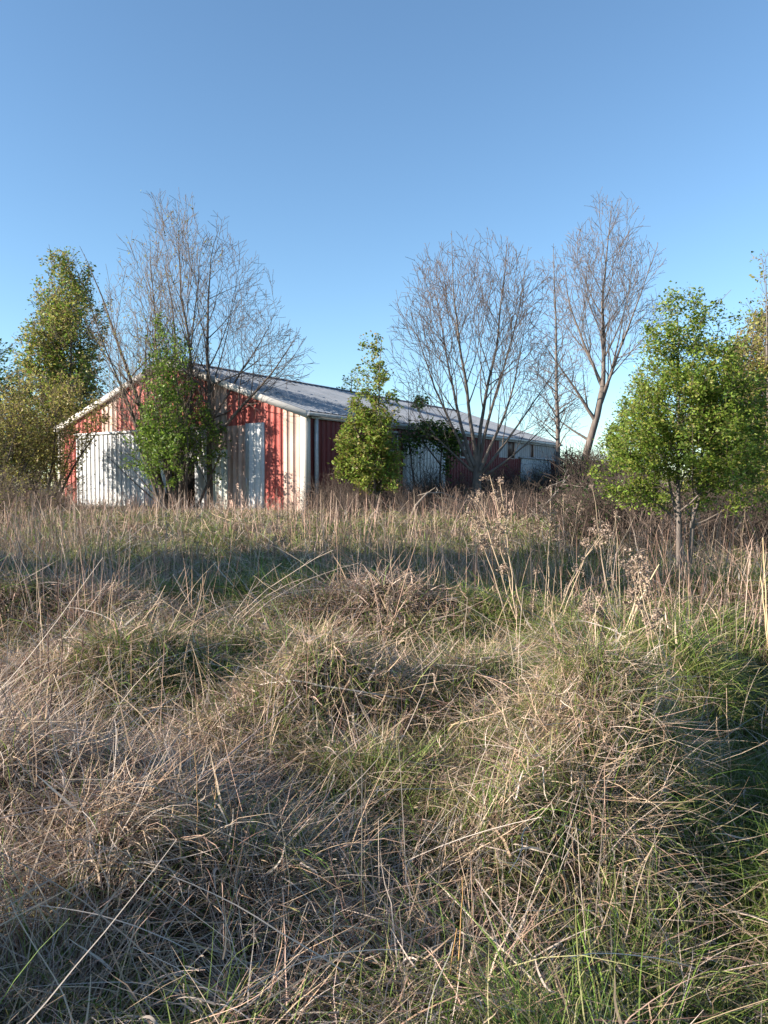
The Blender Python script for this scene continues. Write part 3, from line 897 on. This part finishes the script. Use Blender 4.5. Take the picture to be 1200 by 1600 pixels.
class Mass:
    def __init__(s): s.v = []; s.q = []; s.c = []; s.n = 0

    def add(s, v, q, c):
        s.v.append(v); s.q.append(q + s.n); s.c.append(c); s.n += len(v)

    def build(s, name, mat, label):
        o = obj(name, mesh_np(name, np.concatenate(s.v), [np.concatenate(s.q)], [mat], cols=np.concatenate(s.c)))
        return tag(o, label, None, None, 'stuff')


SUNK = []


def scatter(rng, y0, y1, dens):
    """random points of a band of the field a bit wider than the view"""
    area = (y1 - y0) * (1.12 * (y0 + y1) / 2 + 3.2)
    N = int(area * dens)
    y = y0 + (y1 - y0) * rng.random(N * 2)
    half = .56 * y + 1.6
    hm = .56 * y1 + 1.6
    x = (rng.random(N * 2) * 2 - 1) * hm
    k = np.abs(x) < half
    p = np.stack([x[k], y[k]], 1)
    # not inside the barn
    loc = p - O2
    lx = loc @ E1; ly = loc @ E2
    p = p[~((lx < .15) & (lx > -WID - .1) & (ly > -.12))]
    return p


STRAW = [(0.442, 0.33, 0.221), (0.502, 0.395, 0.288), (0.402, 0.301, 0.211), (0.361, 0.254, 0.174), (0.472, 0.387, 0.317), (0.411, 0.338, 0.288), (0.301, 0.197, 0.134)]
PINK = [(0.382, 0.254, 0.195), (0.446, 0.304, 0.243), (0.19, 0.113, 0.09), (0.478, 0.361, 0.3), (0.142, 0.085, 0.071)]
GREY = [(0.384, 0.33, 0.281), (0.447, 0.391, 0.341), (0.319, 0.267, 0.22)]
GRASS = [(.12, .20, .035), (.155, .24, .045), (.095, .16, .03), (.20, .26, .065), (.19, .21, .06)]
DRYGREEN = [(.24, .24, .09), (.30, .28, .13), (.20, .20, .07)]


def green_at(x, y):
    """how much of the cover is fresh grass, 0 to 1"""
    g = .40 + 1.0 * (noise(x, y, 1.3, 21) - .45) + .5 * (noise(x, y, .5, 22) - .5)
    g = g + .30 * np.exp(-(((x - 1.55) / .55) ** 2 + ((y - 3.6) / 1.0) ** 2)) + .5 * np.exp(-(((x - 2.6) / .8) ** 2 + ((y - 5.2) / 2.4) ** 2))
    g = g + .45 * np.exp(-(((y - 11.0 + .0 * x) / 2.4) ** 2)) * sstep(-3.5, 1.0, x)
    g = g + .5 * np.exp(-((x - (1.42 + (y - 3) * .5)) / .42) ** 2) * (1 - sstep(6.5, 8, y))
    g = g - .35 * np.exp(-(((x + .2) / 1.3) ** 2 + ((y - 7.6) / .8) ** 2)) - .22 * sstep(0.2, -1.2, x) * (1 - sstep(8, 10, y))
    g = g + .05 * np.exp(-(((x + 1.4) / .8) ** 2 + ((y - 2.2) / .3) ** 2))
    return np.clip(g - .16 * (1 - sstep(2.2, 3.6, y)), 0.03, 1)


def tussocks(rng, y0, y1, per_m2, rad):
    c = scatter(rng, y0, y1, per_m2)
    return c


rb = np.random.default_rng(77)
gm = Mass(); sm_ = Mass(); tl = Mass()
BANDS = [(1.15, 2.6, 1.0, 6), (2.6, 4.2, .85, 5), (4.2, 6.5, .60, 5), (6.5, 10, .36, 4), (10, 15, .17, 3), (15, 33, .06, 3)]
DEN = 1.0
for bi, (y0, y1, dn, K) in enumerate(BANDS):
    ym = (y0 + y1) / 2
    wf = max(1.0, ym * .95 / 3.2)           # wider strands farther off, where single ones are below a pixel
    wf = wf ** .75
    # --- matted straw lying about
    p = scatter(rb, y0, y1, 2200 * dn * DEN); g = green_at(p[:, 0], p[:, 1])
    p = p[rb.random(len(p)) < (1.05 - 1.0 * g) * (.25 + 1.1 * sstep(.25, .6, noise(p[:, 0], p[:, 1], .33, 35)))]; N = len(p)
    e_ = .07
    sx_ = ground(p[:, 0] + e_, p[:, 1]) - ground(p[:, 0] - e_, p[:, 1]); sy_ = ground(p[:, 0], p[:, 1] + e_) - ground(p[:, 0], p[:, 1] - e_)
    wnd = 6.28 * noise(p[:, 0], p[:, 1], 1.6, 31) * 1.3
    flow = np.arctan2(-sy_ + .015 * np.sin(wnd), -sx_ + .015 * np.cos(wnd))
    az = np.where(rb.random(N) < .42, flow + rb.normal(0, .5, N), rb.uniform(0, 6.28, N))
    pink = noise(p[:, 0], p[:, 1], .9, 33) + .5 * np.exp(-(((p[:, 0] + .2) / 1.3) ** 2 + ((p[:, 1] - 7.5) / .8) ** 2)) + .18 * sstep(.2, -1.5, p[:, 0])
    c = np.where((rb.random(N) < sstep(.45, .9, pink) * .85)[:, None], np.array(PINK)[rb.integers(0, 5, N)], np.array(STRAW)[rb.integers(0, 7, N)])
    lift = rb.random(N) ** 1.6 * .15
    sm_.add(*blades(N, rb, p, (.07 + .40 * rb.random(N) ** 1.3), rb.uniform(.0022, .0062, N) * wf, rb.uniform(.85, 1.65, N), rb.uniform(-.5, .9, N), az, K, c, zlift=lift, jitter=.14))
    # --- tussocks of dry grass, arching outwards from their middles
    cen = scatter(rb, y0, y1, 7.5 * (1 if bi < 4 else .8)); cen = cen[(np.abs(cen[:, 0] - (1.42 + (cen[:, 1] - 3) * .5)) > .3) | (cen[:, 1] > 7.5)]; nb = int(190 * dn * DEN)
    gt = green_at(cen[:, 0], cen[:, 1])
    size = rb.uniform(.6, 1.35, len(cen)) * (.75 + .6 * noise(cen[:, 0], cen[:, 1], 2.0, 41))
    lean = 6.28 * noise(cen[:, 0], cen[:, 1], 2.3, 43)
    n = np.full(len(cen), nb); idx = np.repeat(np.arange(len(cen)), n); N = len(idx)
    rr = rb.random(N) ** .5 * .16 * size[idx]; aa = rb.uniform(0, 6.28, N)
    p = cen[idx] + np.stack([rr * np.cos(aa), rr * np.sin(aa)], 1)
    az = np.arctan2(np.sin(aa) + .6 * np.sin(lean[idx]), np.cos(aa) + .6 * np.cos(lean[idx])) + rb.normal(0, .35, N)
    isg = rb.random(N) < np.clip(gt[idx] * 1.45 - .1, 0, .92)
    dry = ~isg
    hgt = (1 if bi < 4 else 1.15)
    for sel, mass, pal, lo, hi, wl, wh in ((dry, sm_, STRAW + GREY + DRYGREEN[:1] + PINK, .14, .42, .0022, .0055), (isg, gm, GRASS + DRYGREEN, .20, .48, .0030, .0066)):
        k = np.where(sel)[0]
        if len(k) == 0: continue
        th = rb.uniform(.1, .8, len(k)) + rr[k] * 1.5
        mass.add(*blades(len(k), rb, p[k], rb.uniform(lo, hi, len(k)) * size[idx][k] * hgt, rb.uniform(wl, wh, len(k)) * wf, th, rb.uniform(.4, 2.0, len(k)), az[k], K, pal, jitter=.10))
    # --- fresh grass coming through
    p = scatter(rb, y0, y1, 1900 * dn * DEN); g = green_at(p[:, 0], p[:, 1])
    p = p[rb.random(len(p)) < g * 1.2 + .05]; N = len(p)
    gm.add(*blades(N, rb, p, rb.uniform(.10, .32, N), rb.uniform(.0030, .0066, N) * wf, rb.uniform(.05, .7, N), rb.uniform(.1, 1.4, N), rb.uniform(0, 6.28, N), K, GRASS + DRYGREEN[:2]))
    # --- long pale stalks, fallen and leaning
    p = scatter(rb, y0, y1, 20 * dn ** .5); N = len(p)
    az = 6.28 * noise(p[:, 0], p[:, 1], 2.2, 51) + rb.normal(0, .6, N)
    sm_.add(*blades(N, rb, p, rb.uniform(.4, .85, N), rb.uniform(.003, .006, N) * wf ** .7, rb.uniform(.8, 1.5, N), rb.uniform(-.2, .5, N), az, K + 2, STRAW[:5] + GREY, zlift=rb.uniform(.05, .25, N), jitter=.08, tip=.5))
    # --- broad curled dead leaves caught in the straw
    p = scatter(rb, y0, y1, 70 * dn); N = len(p)
    sm_.add(*blades(N, rb, p, rb.uniform(.06, .22, N), rb.uniform(.006, .013, N) * wf ** .5, rb.uniform(.4, 1.6, N), rb.uniform(-1, 2.5, N), rb.uniform(0, 6.28, N), K, STRAW[:5] + GREY, zlift=rb.uniform(.03, .18, N), jitter=.2, tip=.2, roll=3))
    # --- thin standing stalks
    p = scatter(rb, y0, y1, (14, 16, 20, 42, 24, 12)[bi]); N = len(p)
    keep = rb.random(N) < sstep(.35, .65, noise(p[:, 0], p[:, 1], 1.7, 61)) + (.0 if bi < 3 else .15)
    p = p[keep]; N = len(p)
    tl.add(*blades(N, rb, p, rb.uniform(.35, .9, N) * (.8 if bi < 3 else 1.15), rb.uniform(.0025, .0045, N) * wf ** .9, np.abs(rb.normal(0, .16, N)), rb.uniform(-.1, .5, N), rb.uniform(0, 6.28, N), K + 1, STRAW + PINK[:3] if bi < 3 else PINK + [(.26, .19, .14), (.20, .14, .105), (.32, .25, .19)], jitter=.06, tip=.4, roll=3))
# --- the belt of tall brown grass before the barn
for (y0, y1, dens, hl, hh_) in ((10.5, 14, .8, .22, .5), (14, 18, 3.8, .16, .44), (18, 22, 5.0, .10, .30), (22, 34, 4, .10, .26)):
    p = scatter(rb, y0, y1, dens); nz = noise(p[:, 0], p[:, 1], 1.9, 71) * .6 + noise(p[:, 0], p[:, 1], .7, 72) * .4
    edge = sstep(.34, .60, nz + (.12 if y0 > 13 else -.06))
    # the strip of short grass in front of the gable stays open, and the dark brush at the right
    lx = (p - O2) @ E1; ly = (p - O2) @ E2
    open_ = (ly > -2.8) & (ly < 0) & (lx < -1.0)
    brush = (p[:, 0] / p[:, 1] > .23 + .02 * np.sin(p[:, 1])) & (p[:, 1] > 12.6)
    u_ = p[:, 0] / p[:, 1]
    brush = brush | ((u_ > -.11 + .03 * np.sin(p[:, 0] * 2)) & (p[:, 1] > 16.5 + 1.5 * noise(p[:, 0], p[:, 1], 1.5, 77)))
    p = p[(rb.random(len(p)) < edge) & ~((open_ | brush) & (rb.random(len(p)) < .9))]
    f = (noise(p[:, 0], p[:, 1], 1.1, 73) * .6 + .5) * rb.uniform(.65, 1.3, len(p))
    warm = sstep(.45, .7, noise(p[:, 0], p[:, 1], 1.9, 75)) + .3 * (rb.random(len(p)) < .2)
    kk = np.repeat(np.arange(len(p)), rb.integers(10, 42, len(p))); N = len(kk)
    rr = rb.random(N) ** .6 * .17; aa = rb.uniform(0, 6.28, N); q = p[kk] + np.stack([rr * np.cos(aa), rr * np.sin(aa)], 1)
    wm = np.clip(warm[kk], 0, 1)[:, None]
    c = np.array([(.20, .15, .12), (.25, .20, .16), (.15, .115, .09), (.36, .31, .25), (.11, .08, .065)])[rb.integers(0, 5, N)]
    c = c * (1 - wm) + wm * np.array([(.32, .21, .135), (.39, .28, .185), (.27, .175, .11)])[rb.integers(0, 3, N)]
    lodge = sstep(.55, .8, noise(q[:, 0], q[:, 1], 1.4, 78)); th_ = .05 + rr * 1.6 + np.abs(rb.normal(0, .17, N)) + lodge * .8
    aa2 = np.where(rb.random(N) < lodge, 6.28 * noise(q[:, 0], q[:, 1], 2.5, 79) + rb.normal(0, .3, N), aa)
    lim = np.maximum(1.6 - .0342 * q[:, 1] - ground(q[:, 0], q[:, 1]), .06)
    hgt = np.minimum(rb.uniform(hl, hh_, N) * f[kk], lim * rb.uniform(.55, 1.15, N)) * np.where(rb.random(N) < .04, 1.6, 1)
    tl.add(*blades(N, rb, q, hgt, rb.uniform(.005, .010, N), th_, rb.uniform(-.2, 1.1, N), aa2, 4, c, jitter=.12, tip=.3, roll=3))
gm.build('grass', M_GRASS, 'fresh green grass coming up through the old straw')
sm_.build('dry_grass', M_STRAW, 'matted straw coloured dead grass lying in heaps')
tl.build('tall_dry_grass', M_STRAW, 'tall brown standing grass stalks across the field')
print('blades verts', gm.n, sm_.n, tl.n)


# ------------------------------------------------------------------ standing dead weeds
def stalk(p0, p1, r0, r1, n=8, sag=0.0, wob=.02, rng=rb):
    t = np.linspace(0, 1, n)[:, None]
    P = p0 * (1 - t) + p1 * t
    P[:, 2] += sag * np.sin(np.pi * t[:, 0])
    P[1:-1] += rng.normal(0, wob, (n - 2, 3)) * np.linalg.norm(p1 - p0) * .3
    return (P, np.linspace(r0, r1, n))


def fluff(c, rng, n, sp, size, pal):
    pts = c + rng.normal(0, 1, (n, 3)) * sp
    return leaves(pts, rng, size, pal, .006, 2, 0, .75)


HEADPAL = [(.29, .22, .175), (.36, .28, .23), (.22, .16, .125), (.32, .25, .19)]


def weed(name, stems, label, group, heads=(), cat='weed', col=(.40, .31, .22), headsize=.05, rng=rb, nhead=26, branch=0, r=.005, bush=0):
    """stems: list of (base(3), tip(3), sag); heads: fluffy tops"""
    b0 = np.array(stems[0][0])
    root = empty(name, b0); tag(root, label, cat, group)
    paths = []; groups = []
    for (p0, p1, sg) in stems:
        st = stalk(np.array(p0) - b0, np.array(p1) - b0, r, r * .45, 9, sg, .015, rng)
        tips = [(st[0][-1], nrm(st[0][-1] - st[0][-3]))]
        paths.append(st)
        for k in range(branch):
            t = rng.uniform(.45, .97); i = int(t * 8); q = st[0][i]; L = np.linalg.norm(p1 - p0)
            d = nrm(nrm(st[0][-1] - st[0][0]) + rng.normal(0, .38, 3)); e = q + d * L * rng.uniform(.06, .22) * (1.4 - t)
            paths.append(stalk(q, e, r * .5, r * .3, 4, 0, .03, rng)); tips.append((e, d))
        groups.append(tips)
    v, q = tubes(paths, 4)
    c = np.tile(np.array(col), (len(v), 1)) * (0.8 + .4 * rng.random((len(v), 1)))
    obj('stem', mesh_np('stem', v, [q], [M_TWIG], cols=c), root)
    if heads:
        for tips in groups:
            for e, d in tips:
                V = []; Q = []; C = []; o = 0
                for k in range(3):
                    vv, qq, cc = fluff(e + rng.normal(0, headsize * .4, 3) - d * headsize * .4 * k, rng, int(nhead * .55), headsize * .22, headsize * .34, HEADPAL)
                    V.append(vv); Q.append(qq + o); C.append(cc); o += len(vv)
                obj('seed_head', mesh_np('seed_head', np.concatenate(V), [np.concatenate(Q)], [M_STRAW], cols=np.concatenate(C)), root)
    return root


def px_weed(x0, y0, tipsxy, label, group, dz=0.0, **k):
    b_ = hit_ground(x0, y0)
    stems = []
    rn = np.random.default_rng(int(x0 * 7 + y0))
    for (tx, ty, *sg) in tipsxy:
        Zt = b_[1] + rn.uniform(-.25, .25)
        bb = b_ + np.array([rn.uniform(-.08, .08), rn.uniform(-.08, .08), -.03])
        stems.append((bb, at(tx, ty, Zt), sg[0] if sg else 0.0))
    return weed('dried_weed', stems, label, group, rng=rn, **k)


GW = 'dead weeds standing in the field'
px_weed(815, 985, [(765, 742), (745, 772), (738, 800), (776, 845, .1), (780, 748)], 'tall dried weed with several pale fluffy heads before the far white door', GW, heads=1, branch=4, headsize=.055, r=.007)
px_weed(845, 985, [(862, 760), (838, 890)], 'thin dried weed leaning right beside the tallest fluffy weed', GW, heads=1, branch=3, headsize=.035, r=.005)
px_weed(882, 905, [(880, 775), (905, 785), (866, 800)], 'upright pale dried weed with branching top at the edge of the dark brush', GW, heads=1, branch=4, headsize=.05, r=.006)
px_weed(862, 1000, [(950, 830, .15), (944, 826, .12)], 'arching dried weed whose fluffy head bends right toward the young tree', GW, heads=1, branch=2, headsize=.06, r=.005)
px_weed(1028, 1065, [(990, 866), (1000, 870), (985, 885)], 'dried weed with a large pinkish fluffy head left of the young tree trunk', GW, heads=1, branch=5, headsize=.055, r=.006)
px_weed(958, 985, [(953, 872), (962, 800), (925, 760)], 'slender dried weed with a tall bare stem behind the fluffy heads', GW, heads=1, branch=2, headsize=.03, r=.004)
px_weed(965, 1010, [(1030, 882, .05), (1012, 900, .03)], 'straw yellow reed leaf bent to the right in the middle of the field', GW, branch=0, r=.009, col=(.52, .43, .27))
px_weed(1200, 1060, [(1192, 840, .0), (1188, 900)], 'straw yellow reed stalk at the right edge of the photo', GW, branch=0, r=.009, col=(.52, .40, .24))
px_weed(98, 1190, [(92, 905), (130, 985), (55, 1010), (75, 955)], 'dark thin dead stem with side twigs at the left of the field', GW, branch=6, r=.005, col=(.13, .085, .07))
px_weed(312, 985, [(300, 842), (316, 870), (335, 840)], 'dry reddish brown stalks standing left of centre', GW, branch=2, r=.005, col=(.33, .23, .16))
px_weed(330, 1010, [(520, 860, .1), (470, 905, .1), (560, 880, .15), (440, 880, .1)], 'sheaf of long pale stalks leaning to the right', GW, branch=2, r=.005, col=(.42, .34, .28))
px_weed(590, 1000, [(608, 935), (590, 940), (660, 905)], 'low dry weed with russet leaf clusters near the middle', GW, heads=1, branch=4, headsize=.04, r=.004, col=(.33, .22, .15))
px_weed(930, 1010, [(940, 935), (925, 945), (912, 930)], 'low dry weed with russet leaves before the dark brush', GW, heads=1, branch=4, headsize=.045, r=.004, col=(.30, .19, .12))
px_weed(1030, 1130, [(1040, 1050), (1012, 985)], 'short bare dry weed under the reed leaf', GW, branch=3, r=.004)
px_weed(1115, 1240, [(1135, 1075), (1120, 1120)], 'thin bare dried stalk beside the trodden strip on the right', GW, branch=3, r=.004, col=(.34, .25, .17))
px_weed(225, 1010, [(222, 925), (212, 945)], 'short dark weed with curled leaves at left', GW, heads=1, branch=3, headsize=.04, r=.004, col=(.24, .17, .12))
px_weed(1075, 930, [(1020, 868), (1040, 890), (1100, 860)], 'dark dead branches around the foot of the young leafy tree', GW, branch=6, r=.008, col=(.10, .08, .065))
px_weed(715, 1590, [(722, 1370), (714, 1450)], 'upright orange brown stalk at the bottom edge of the photo', GW, branch=0, r=.0028, col=(.38, .23, .10))
px_weed(325, 1330, [(338, 1190), (304, 1175)], 'pair of thin brown upright stalks on the heap at left', GW, branch=1, r=.0025, col=(.34, .22, .12))
# lesser weeds farther back that nothing tells apart
for k in range(34):
    x_, y_ = rb.uniform(-8, 8), rb.uniform(9, 20)
    if abs(x_) > .48 * y_: x_ = rb.uniform(-.45, .45) * y_
    z_ = float(ground(x_, y_)); hgt = rb.uniform(.7, 1.25)
    st = []
    for j in range(int(rb.integers(1, 4))):
        st.append((np.array([x_ + rb.normal(0, .06), y_ + rb.normal(0, .06), z_ - .03]), np.array([x_ + rb.normal(0, .22), y_ + rb.normal(0, .15), z_ + hgt * rb.uniform(.7, 1)]), 0))
    weed('dried_weed', st, 'thin dead weed among the tall grass before the barn', GW + ', farther back', heads=1 if k % 2 else (), branch=4, headsize=.045, r=.005, nhead=18, col=[(.38, .29, .21), (.30, .21, .15), (.44, .36, .28)][k % 3])


# long fallen canes lying over the heaps
def cane(pxs, label, r=.006, col=(.50, .42, .33), lift=.10):
    pts = []
    for (x, y) in pxs:
        p = hit_ground(x, y); p[2] += lift; pts.append(p)
    pts = np.array(pts); n = 14
    t = np.linspace(0, len(pts) - 1, n); P = np.stack([np.interp(t, np.arange(len(pts)), pts[:, i]) for i in range(3)], 1)
    for _ in range(2): P[1:-1] = (P[:-2] + 2 * P[1:-1] + P[2:]) / 4
    P[:, 2] = np.maximum(P[:, 2], ground(P[:, 0], P[:, 1]) + .05)
    b_ = P[0].copy()
    paths = [(P - b_, np.linspace(r, r * .5, n))]
    for k in range(4):
        i = rb.integers(3, n - 2); d = nrm(P[i + 1] - P[i] + rb.normal(0, .08, 3) * .6); paths.append(stalk(P[i] - b_, P[i] - b_ + d * rb.uniform(.1, .25) * (1 + P[0, 1] / 8), r * .5, r * .3, 4))
    v, q = tubes(paths, 5)
    o = obj('fallen_cane', mesh_np('fallen_cane', v, [q], [M_TWIG], cols=np.tile(np.array(col), (len(v), 1)) * rb.uniform(.85, 1.15, (len(v), 1)), smooth=True), None, b_)
    tag(o, label, 'cane', 'fallen canes')


cane([(1130, 1455), (1060, 1395), (960, 1350), (850, 1320)], 'long pale cane arching down the grass at lower right', .005)
cane([(840, 1610), (740, 1500), (660, 1410)], 'straight pale cane lying across the bottom middle', .0035, lift=.14)
cane([(480, 1610), (420, 1565), (330, 1530), (250, 1510)], 'pale stalk lying along the bottom edge at left', .0035)
cane([(640, 1120), (520, 1100), (420, 1090), (380, 1105)], 'grey white cane bowed over the dark hollow in the middle', .006, (.50, .45, .40))
cane([(560, 985), (470, 985), (390, 1010), (300, 1040)], 'dark cane bent over the pinkish straw heap', .006, (.16, .11, .09), .2)
cane([(300, 1290), (400, 1190), (470, 1130)], 'mauve grey cane rising to the right over the left heap', .0045, (.42, .34, .31), .16)
cane([(0, 1440), (90, 1400), (200, 1350)], 'dark thin cane at the lower left edge', .0035, (.15, .11, .09), .16)
cane([(60, 1130), (180, 1090), (290, 1050), (360, 1030)], 'bleached cane lying on the straw at left', .006, (.52, .45, .38), .14)

# ------------------------------------------------------------------ bare brambles and brush
rbr = np.random.default_rng(99)


def bramble(name, seed, n, rad, hgt, col, leafn=0, pal=OLIVE, twigs=5, r=.006):
    rng = np.random.default_rng(seed); paths = []; lp = []
    for k in range(n):
        a = rng.uniform(0, 6.28); p0 = np.array([rng.normal(0, rad * .35), rng.normal(0, rad * .35), -.05])
        L = rng.uniform(.5, 1.1) * hgt * 1.5; th = abs(rng.normal(.2, .25)); cu = rng.uniform(.2, 1.9); P = [p0]; aa = a
        m = 8
        for i in range(m):
            t = th + cu * (i / m) ** 1.4; aa += rng.normal(0, .15)
            P.append(P[-1] + L / m * np.array([math.sin(t) * math.cos(aa), math.sin(t) * math.sin(aa), math.cos(t)]))
        P = np.array(P); P[:, 2] = np.maximum(P[:, 2], .02)
        paths.append((P, np.linspace(r, r * .5, m + 1)))
        for j in range(twigs):
            i = rng.integers(2, m); d = nrm(P[i] - P[i - 1] + rng.normal(0, .7, 3)); e = P[i] + d * rng.uniform(.1, .45) * hgt * .5
            paths.append(stalk(P[i], e, r * .55, r * .4, 4, 0, .05, rng)); lp.append(e)
    v, q = tubes(paths, 3)
    c = np.tile(np.array(col), (len(v), 1)) * (.65 + .7 * noise(v[:, 0] * 2, v[:, 1] * 2 + v[:, 2], .5, seed))[:, None]
    root = empty(name); obj('stems', mesh_np('stems', v, [q], [M_TWIG], cols=c), root)
    if leafn:
        lp = np.array(lp); lp = lp[rng.integers(0, len(lp), leafn)] + rng.normal(0, .06, (leafn, 3))
        v, q, c = leaves(lp, rng, .07, pal, .04, 2)
        obj('leaves', mesh_np('leaves', v, [q], [M_LEAF], cols=c), root)
    return root


PR = [bramble('bramble_bush', 101, 80, .55, 1.15, (.07, .055, .047)), bramble('bramble_bush', 102, 60, .6, .95, (.125, .095, .078)),
      bramble('bramble_bush', 103, 60, .5, 1.3, (.17, .135, .105), 130, OLIVE), bramble('bramble_bush', 104, 80, .6, 1.1, (.06, .046, .038), 120, DKGREEN)]
used = set()
LB = {'wall': ('tangled bare bramble bush at the foot of the barn long wall', 'brambles along the long wall'),
      'right': ('dark bare bramble bush in the brush behind the young leafy tree', 'brambles at the right of the field'),
      'far': ('dark leafy bramble in the brush at the far end of the barn', 'brambles at the far end of the barn'),
      'left': ('brown bramble bush with few leaves before the left corner of the barn', 'brambles at the left corner')}


def put_bramble(k, x, y, sc, where):
    loc = (x, y, float(ground(x, y)) - .02)
    if k in used: o = copy_tree(PR[k], loc, rbr.uniform(0, 6.28), sc)
    else:
        o = PR[k]; used.add(k); o.location = loc; o.scale = (sc, sc, sc)
    tag(o, LB[where][0], 'bush', LB[where][1])


for i in range(34):       # along the shaded long wall
    t = rbr.uniform(.4, 22); off = rbr.uniform(.5, 2.2)
    p = O2 + E2 * t + E1 * off
    put_bramble(int(rbr.choice([0, 0, 1, 2])), p[0], p[1], rbr.uniform(.9, 1.45), 'wall')
for (x, y) in ((500, 24.5), (530, 25.5), (560, 26), (610, 26.5), (640, 25.5)):
    put_bramble(int(rbr.choice([0, 1])), (x - 600) / 1200 * y, y, rbr.uniform(.9, 1.25), 'wall')
for i in range(26):
    Zb = rbr.uniform(20, 27); xpx = rbr.uniform(490, 900)
    put_bramble(int(rbr.choice([0, 0, 1])), (xpx - 600) / 1200 * Zb, Zb, rbr.uniform(.55, 1.0), 'wall')
for i in range(80):
    Zb = rbr.uniform(13.5, 23); xpx = rbr.uniform(890, 1270)
    put_bramble(int(rbr.choice([0, 0, 3, 3, 1])), (xpx - 600) / 1200 * Zb, Zb, rbr.uniform(.75, 1.15), 'right')
for i in range(34):
    Zb = rbr.uniform(28, 48); xpx = rbr.uniform(868, 1000)
    put_bramble(3 if i % 3 else 0, (xpx - 600) / 1200 * Zb, Zb, rbr.uniform(1.3, 2.0) * Zb / 36, 'far')
for i in range(12):
    Zb = rbr.uniform(22, 29); xpx = rbr.uniform(-40, 105)
    put_bramble(int(rbr.choice([2, 2, 1])), (xpx - 600) / 1200 * Zb, Zb, rbr.uniform(.7, 1.3), 'left')

# broken limbs lying in the brush
for (pts, lab) in (([(842, 800), (865, 775), (890, 742)], 'pale broken limb sticking up left of the dark brush'), ([(800, 815), (850, 800), (905, 775), (960, 765)], 'long dead limb lying before the far end of the barn'),
                   ([(640, 800), (668, 770), (690, 770), (740, 790)], 'crooked dead limb before the first white door of the long wall')):
    Zl = 22.0
    P = np.array([at(x, y, Zl + i * .4) for i, (x, y) in enumerate(pts)]); t = np.linspace(0, len(P) - 1, 10)
    P = np.stack([np.interp(t, np.arange(len(P)), P[:, i]) for i in range(3)], 1)
    P[0, 2] = min(P[0, 2], float(ground(P[0, 0], P[0, 1])) + .05)
    paths = [(P - P[0], np.linspace(.035, .012, 10))]
    for k in range(7):
        i = rbr.integers(3, 9); e = P[i] + nrm(P[i] - P[i - 1] + rbr.normal(0, .5, 3)) * rbr.uniform(.3, .8); paths.append(stalk(P[i] - P[0], e - P[0], .012, .006, 5, 0, .04))
    v, q = tubes(paths, 6)
    tag(obj('dead_limb', mesh_np('dead_limb', v, [q], [M_BARKL], smooth=True), None, P[0]), lab, 'branch', 'dead limbs in the brush')
